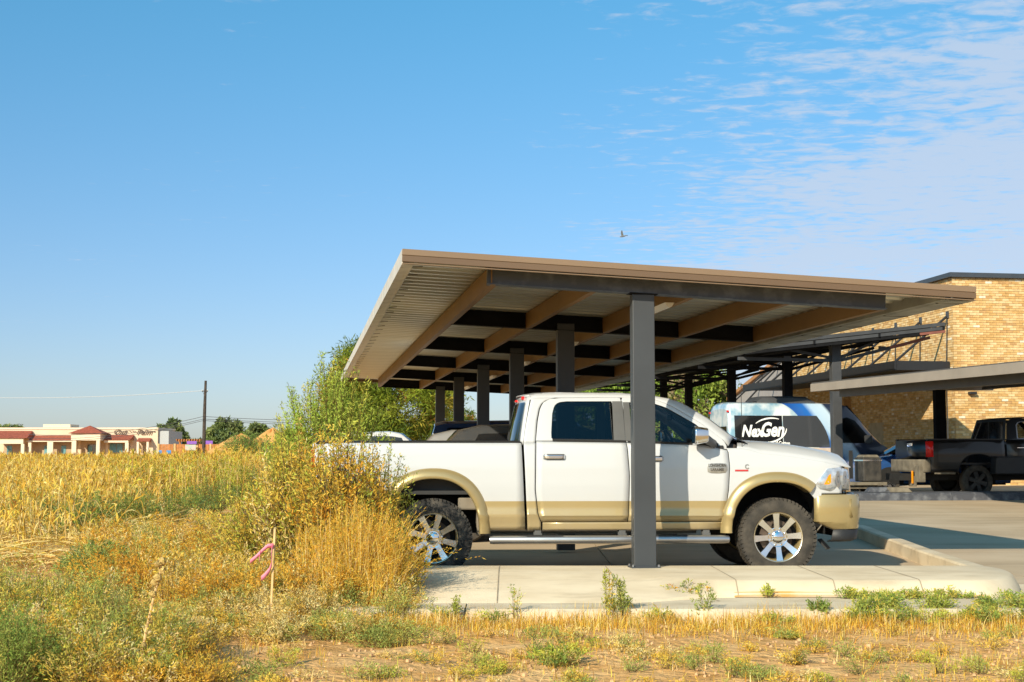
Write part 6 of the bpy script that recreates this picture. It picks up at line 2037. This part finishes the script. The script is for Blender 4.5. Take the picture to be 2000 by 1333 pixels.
# --- dead mullein stalk
mb0 = GY(282, 8.72, gz(*GY(282, 8.72)[:2]))
ml = empty('mullein_stalk', mb0, 0, 'dead pale flower stalk standing among the grey green weeds', 'plant')
ml.scale = (1.1, 1.1, 1.15)
b = MB(); sp_ = [(0, 0, 0), (.01, 0, .12), (.035, 0, .30), (.07, 0, .46), (.10, .0, .58), (.115, 0, .66)]
b.tube(sp_, [.009, .008, .007, .006, .005, .004], 6); b.build('stem', 'stake_wood', ml)
mat('mullein', (.55, .38, .12), .95, var=.3, vscale=60, bump=.8, bscale=120)
for i, (x, z, r_) in enumerate(((.113, .665, .024), (.095, .655, .018), (.112, .62, .020), (.098, .585, .022), (.080, .555, .022), (.072, .50, .020), (.066, .505, .012), (.028, .23, .018), (.055, .205, .020), (.012, .15, .018), (.058, .355, .012))):
    m = MB(); m.lathe([(.001, -r_), (r_ * .7, -r_ * .7), (r_ * 1.05, 0), (r_ * .75, r_ * .6), (.001, r_ * .9)], 9, 'z', (x, -.01 if i % 2 else .01, z))
    m.v = [(a + rng.normal(0, .003), b_ + rng.normal(0, .003), c_ + rng.normal(0, .003)) for a, b_, c_ in m.v]
    m.build('seed_head', 'mullein', ml, smooth=60)
fl_ = Fol()
tq = rng.uniform(.25, 1.02, 170)
sx_ = np.array([p[0] for p in sp_]); sz_ = np.array([p[2] for p in sp_])
zq = tq * .66
Pq = np.stack([np.interp(zq, sz_, sx_), 0 * zq, zq], 1) + rng.normal(0, .007, (170, 3))
fl_.leaves(Pq, rng.normal(size=(170, 3)) + np.array([0, 0, .5]), rng.uniform(.012, .035, 170), rng.uniform(.005, .012, 170), pal(170, STRAW + GOLD, .15))
fl_.build('dry_leaves', 'straw', ml)
mat('leaf_green', (.20, .36, .05), .6, var=.1)
for x, z, a in ((.02, .13, -.6), (.01, .06, -.9), (.05, .18, .4)):
    m = MB(); m.grid(lambda u, v: (x + .055 * u * math.cos(a), -.015 - .02 * u + (v - .5) * .03 * math.sin(pi * min(1, u * .98 + .02)), z + .055 * u * math.sin(a) + .012 * math.sin(pi * u) - .02 * abs(v - .5)), 6, 4); m.build('green_leaf', 'leaf_green', ml, smooth=60, solid=.001)

# ------------------------------------------------------------------ trees
def tree(name, px, Y, h, rx, lab, palt, nclump=90, per=140, L=.16, Wd=.07, z0=.25, trunk=.16, shape='round', group=None, zb=0.0):
    root = empty(name, GY(px, Y, zb), 0, lab, 'tree', group)
    f = Fol()
    # clumps near the surface of the crown
    u = rng.normal(size=(nclump, 3)); u = unit(u) * rng.uniform(.55, 1.0, (nclump, 1)) ** .6
    hz_ = h * (1 - z0) / 2
    cc = u * np.array([rx, rx, hz_]) * .86
    if shape == 'cone':
        k = np.clip(1.12 - (cc[:, 2] / hz_ + 1) / 2 * .85, .15, 1.05); cc[:, :2] *= k[:, None]
    cc[:, 2] += h * z0 + hz_
    cr = rng.uniform(.16, .30, nclump) * rx * (.85 if shape == 'round' else .7)
    q = unit(rng.normal(size=(nclump, per, 3))) * (rng.uniform(0, 1, (nclump, per, 1)) ** .5) * cr[:, None, None] * np.array([1, 1, .8])
    P = (cc[:, None] + q).reshape(-1, 3)
    col = np.repeat(pal(nclump, palt, .10)[:, None], per, 1).reshape(-1, 3) * rng.uniform(.75, 1.25, (nclump * per, 1))
    D = rng.normal(size=P.shape) + q.reshape(-1, 3) / rx * 3
    f.leaves(P, D, rng.uniform(.6, 1.4, len(P)) * L, rng.uniform(.6, 1.3, len(P)) * Wd, col)
    f.build('crown', 'leaf', root)
    b = MB(); b.tube([(0, 0, -.2), (.02 * h, 0, h * z0), (0, .02 * h, h * .6), (.02, 0, h * .85)], [trunk, trunk * .8, trunk * .45, trunk * .12], 9)
    for k in range(0, nclump, max(1, nclump // 16)):
        p_ = Vector(cc[k]); zz = min(h * .7, max(h * z0 * .8, p_.z * .6))
        b.tube([(0, 0, zz), (p_.x * .5, p_.y * .5, (zz + p_.z) / 2 + .05 * h), tuple(p_)], [trunk * .35, trunk * .22, trunk * .06], 5)
    b.build('trunk', 'bark', root)
    return root


PINE = [(.23, .29, .035, 4), (.32, .36, .045, 3), (.15, .20, .035, 3), (.42, .36, .06, 1.5), (.42, .25, .06, .6)]
OAK = [(.25, .34, .06, 4), (.34, .42, .08, 3), (.17, .24, .05, 3), (.40, .33, .12, 1)]
FARG = [(.21, .26, .09, 4), (.28, .32, .11, 3), (.15, .19, .08, 3)]
tree('pine_tree', 760, 62, 7.0, 3.4, 'broad yellow green pine beyond the end of the carport', PINE, 300, 210, L=.26, Wd=.045, z0=.04, trunk=.2)
tree('pine_tree', 690, 66, 6.6, 1.6, 'pine top rising above the tall bush left of the roof', PINE, 90, 160, L=.26, Wd=.05, z0=.05, shape='cone')
tree('pine_tree', 893, 74, 4.4, 1.1, 'narrow rounded pine seen between the far carport posts', PINE, 70, 130, L=.24, Wd=.05, z0=.04)
tree('young_tree', 972, 80, 3.4, .9, 'small pointed tree seen between the posts near the cab', YGREEN, 40, 110, L=.22, Wd=.07, z0=.1, shape='cone')
tree('shade_tree', 1335, 72, 6.4, 3.1, 'leafy tree behind the windshield of the white pickup', OAK + [(.34, .26, .16, 1.5)], 170, 170, L=.24, Wd=.11, z0=.12, trunk=.22)
tree('shade_tree', 1195, 78, 6.0, 3.4, 'leafy tree peeking over the white cab roof', OAK, 130, 150, L=.26, Wd=.12, z0=.12, trunk=.22)
for px, Y, h, rx, lab in ((334, 300, 9.4, 3.2, 'round green tree just behind the shop side wall'), (352, 310, 6.6, 2.4, 'lower green tree left of the utility pole'), (445, 320, 10.2, 5.4, 'wide rounded tree behind the dirt mounds'), (505, 330, 9.2, 3.8, 'rounded tree right of the wide tree behind the mounds'), (18, 420, 11.2, 6.0, 'far dark tree behind the left end of the shop'), (395, 330, 5.0, 4.5, 'low tree at the foot of the utility pole'), (575, 200, 5.0, 3.0, 'green tree low behind the left side of the tall bush')):
    tree('distant_tree', px, Y, h, rx, lab, FARG if px != 575 else PINE, 80, 90, L=.75, Wd=.42, z0=.06, trunk=.25, group='trees beyond the field')

# ------------------------------------------------------------------ dirt mounds with their bushes
mat('mound_dirt', (.62, .31, .09), .95, var=.12, vscale=1.2, bump=.6, bscale=4)
for px, Y, h, r_, lab in ((470, 128, 3.3, 4.6, 'long dirt mound with a green bush on it'), (532, 122, 3.7, 3.6, 'pointed dirt mound right of the long one')):
    c = GY(px, Y, -.2)
    m = MB()
    def fn(u, v, h=h, r_=r_):
        a = 2 * pi * v
        rr_ = r_ * u * (1 + .10 * math.sin(3 * a + px) + .05 * math.sin(7 * a))
        return (rr_ * math.cos(a), rr_ * math.sin(a), h * (1 - u ** 1.5) * (1 + .05 * math.sin(5 * a + 6 * u)) + .06 * math.sin(11 * u + 4 * a))
    m.grid(fn, 14, 40)
    tag(m.build('dirt_mound', 'mound_dirt', smooth=60, loc=c), lab, 'mound', 'dirt mounds at the field end')
for px, Y, zb, h, r_, lab in ((480, 119, .7, 2.9, 2.1, 'feathery green bush covering the long dirt mound'), (532, 112, .2, 2.55, 1.5, 'dense green bush in front of the pointed dirt mound'), (432, 118, -.1, 1.9, .7, 'low green bush at the left foot of the long mound')):
    f = Fol(); bush(f, (0, 0, 0), h, r_, 150, 40, GREEN + [(.16, .22, .08, 3)], L=.17, Wd=.05, jit=.13, t0=.1, flat=.45)
    root = empty('round_bush', GY(px, Y, zb), 0, lab, 'bush', 'bushes on the dirt mounds'); f.build('foliage', 'leaf', root)
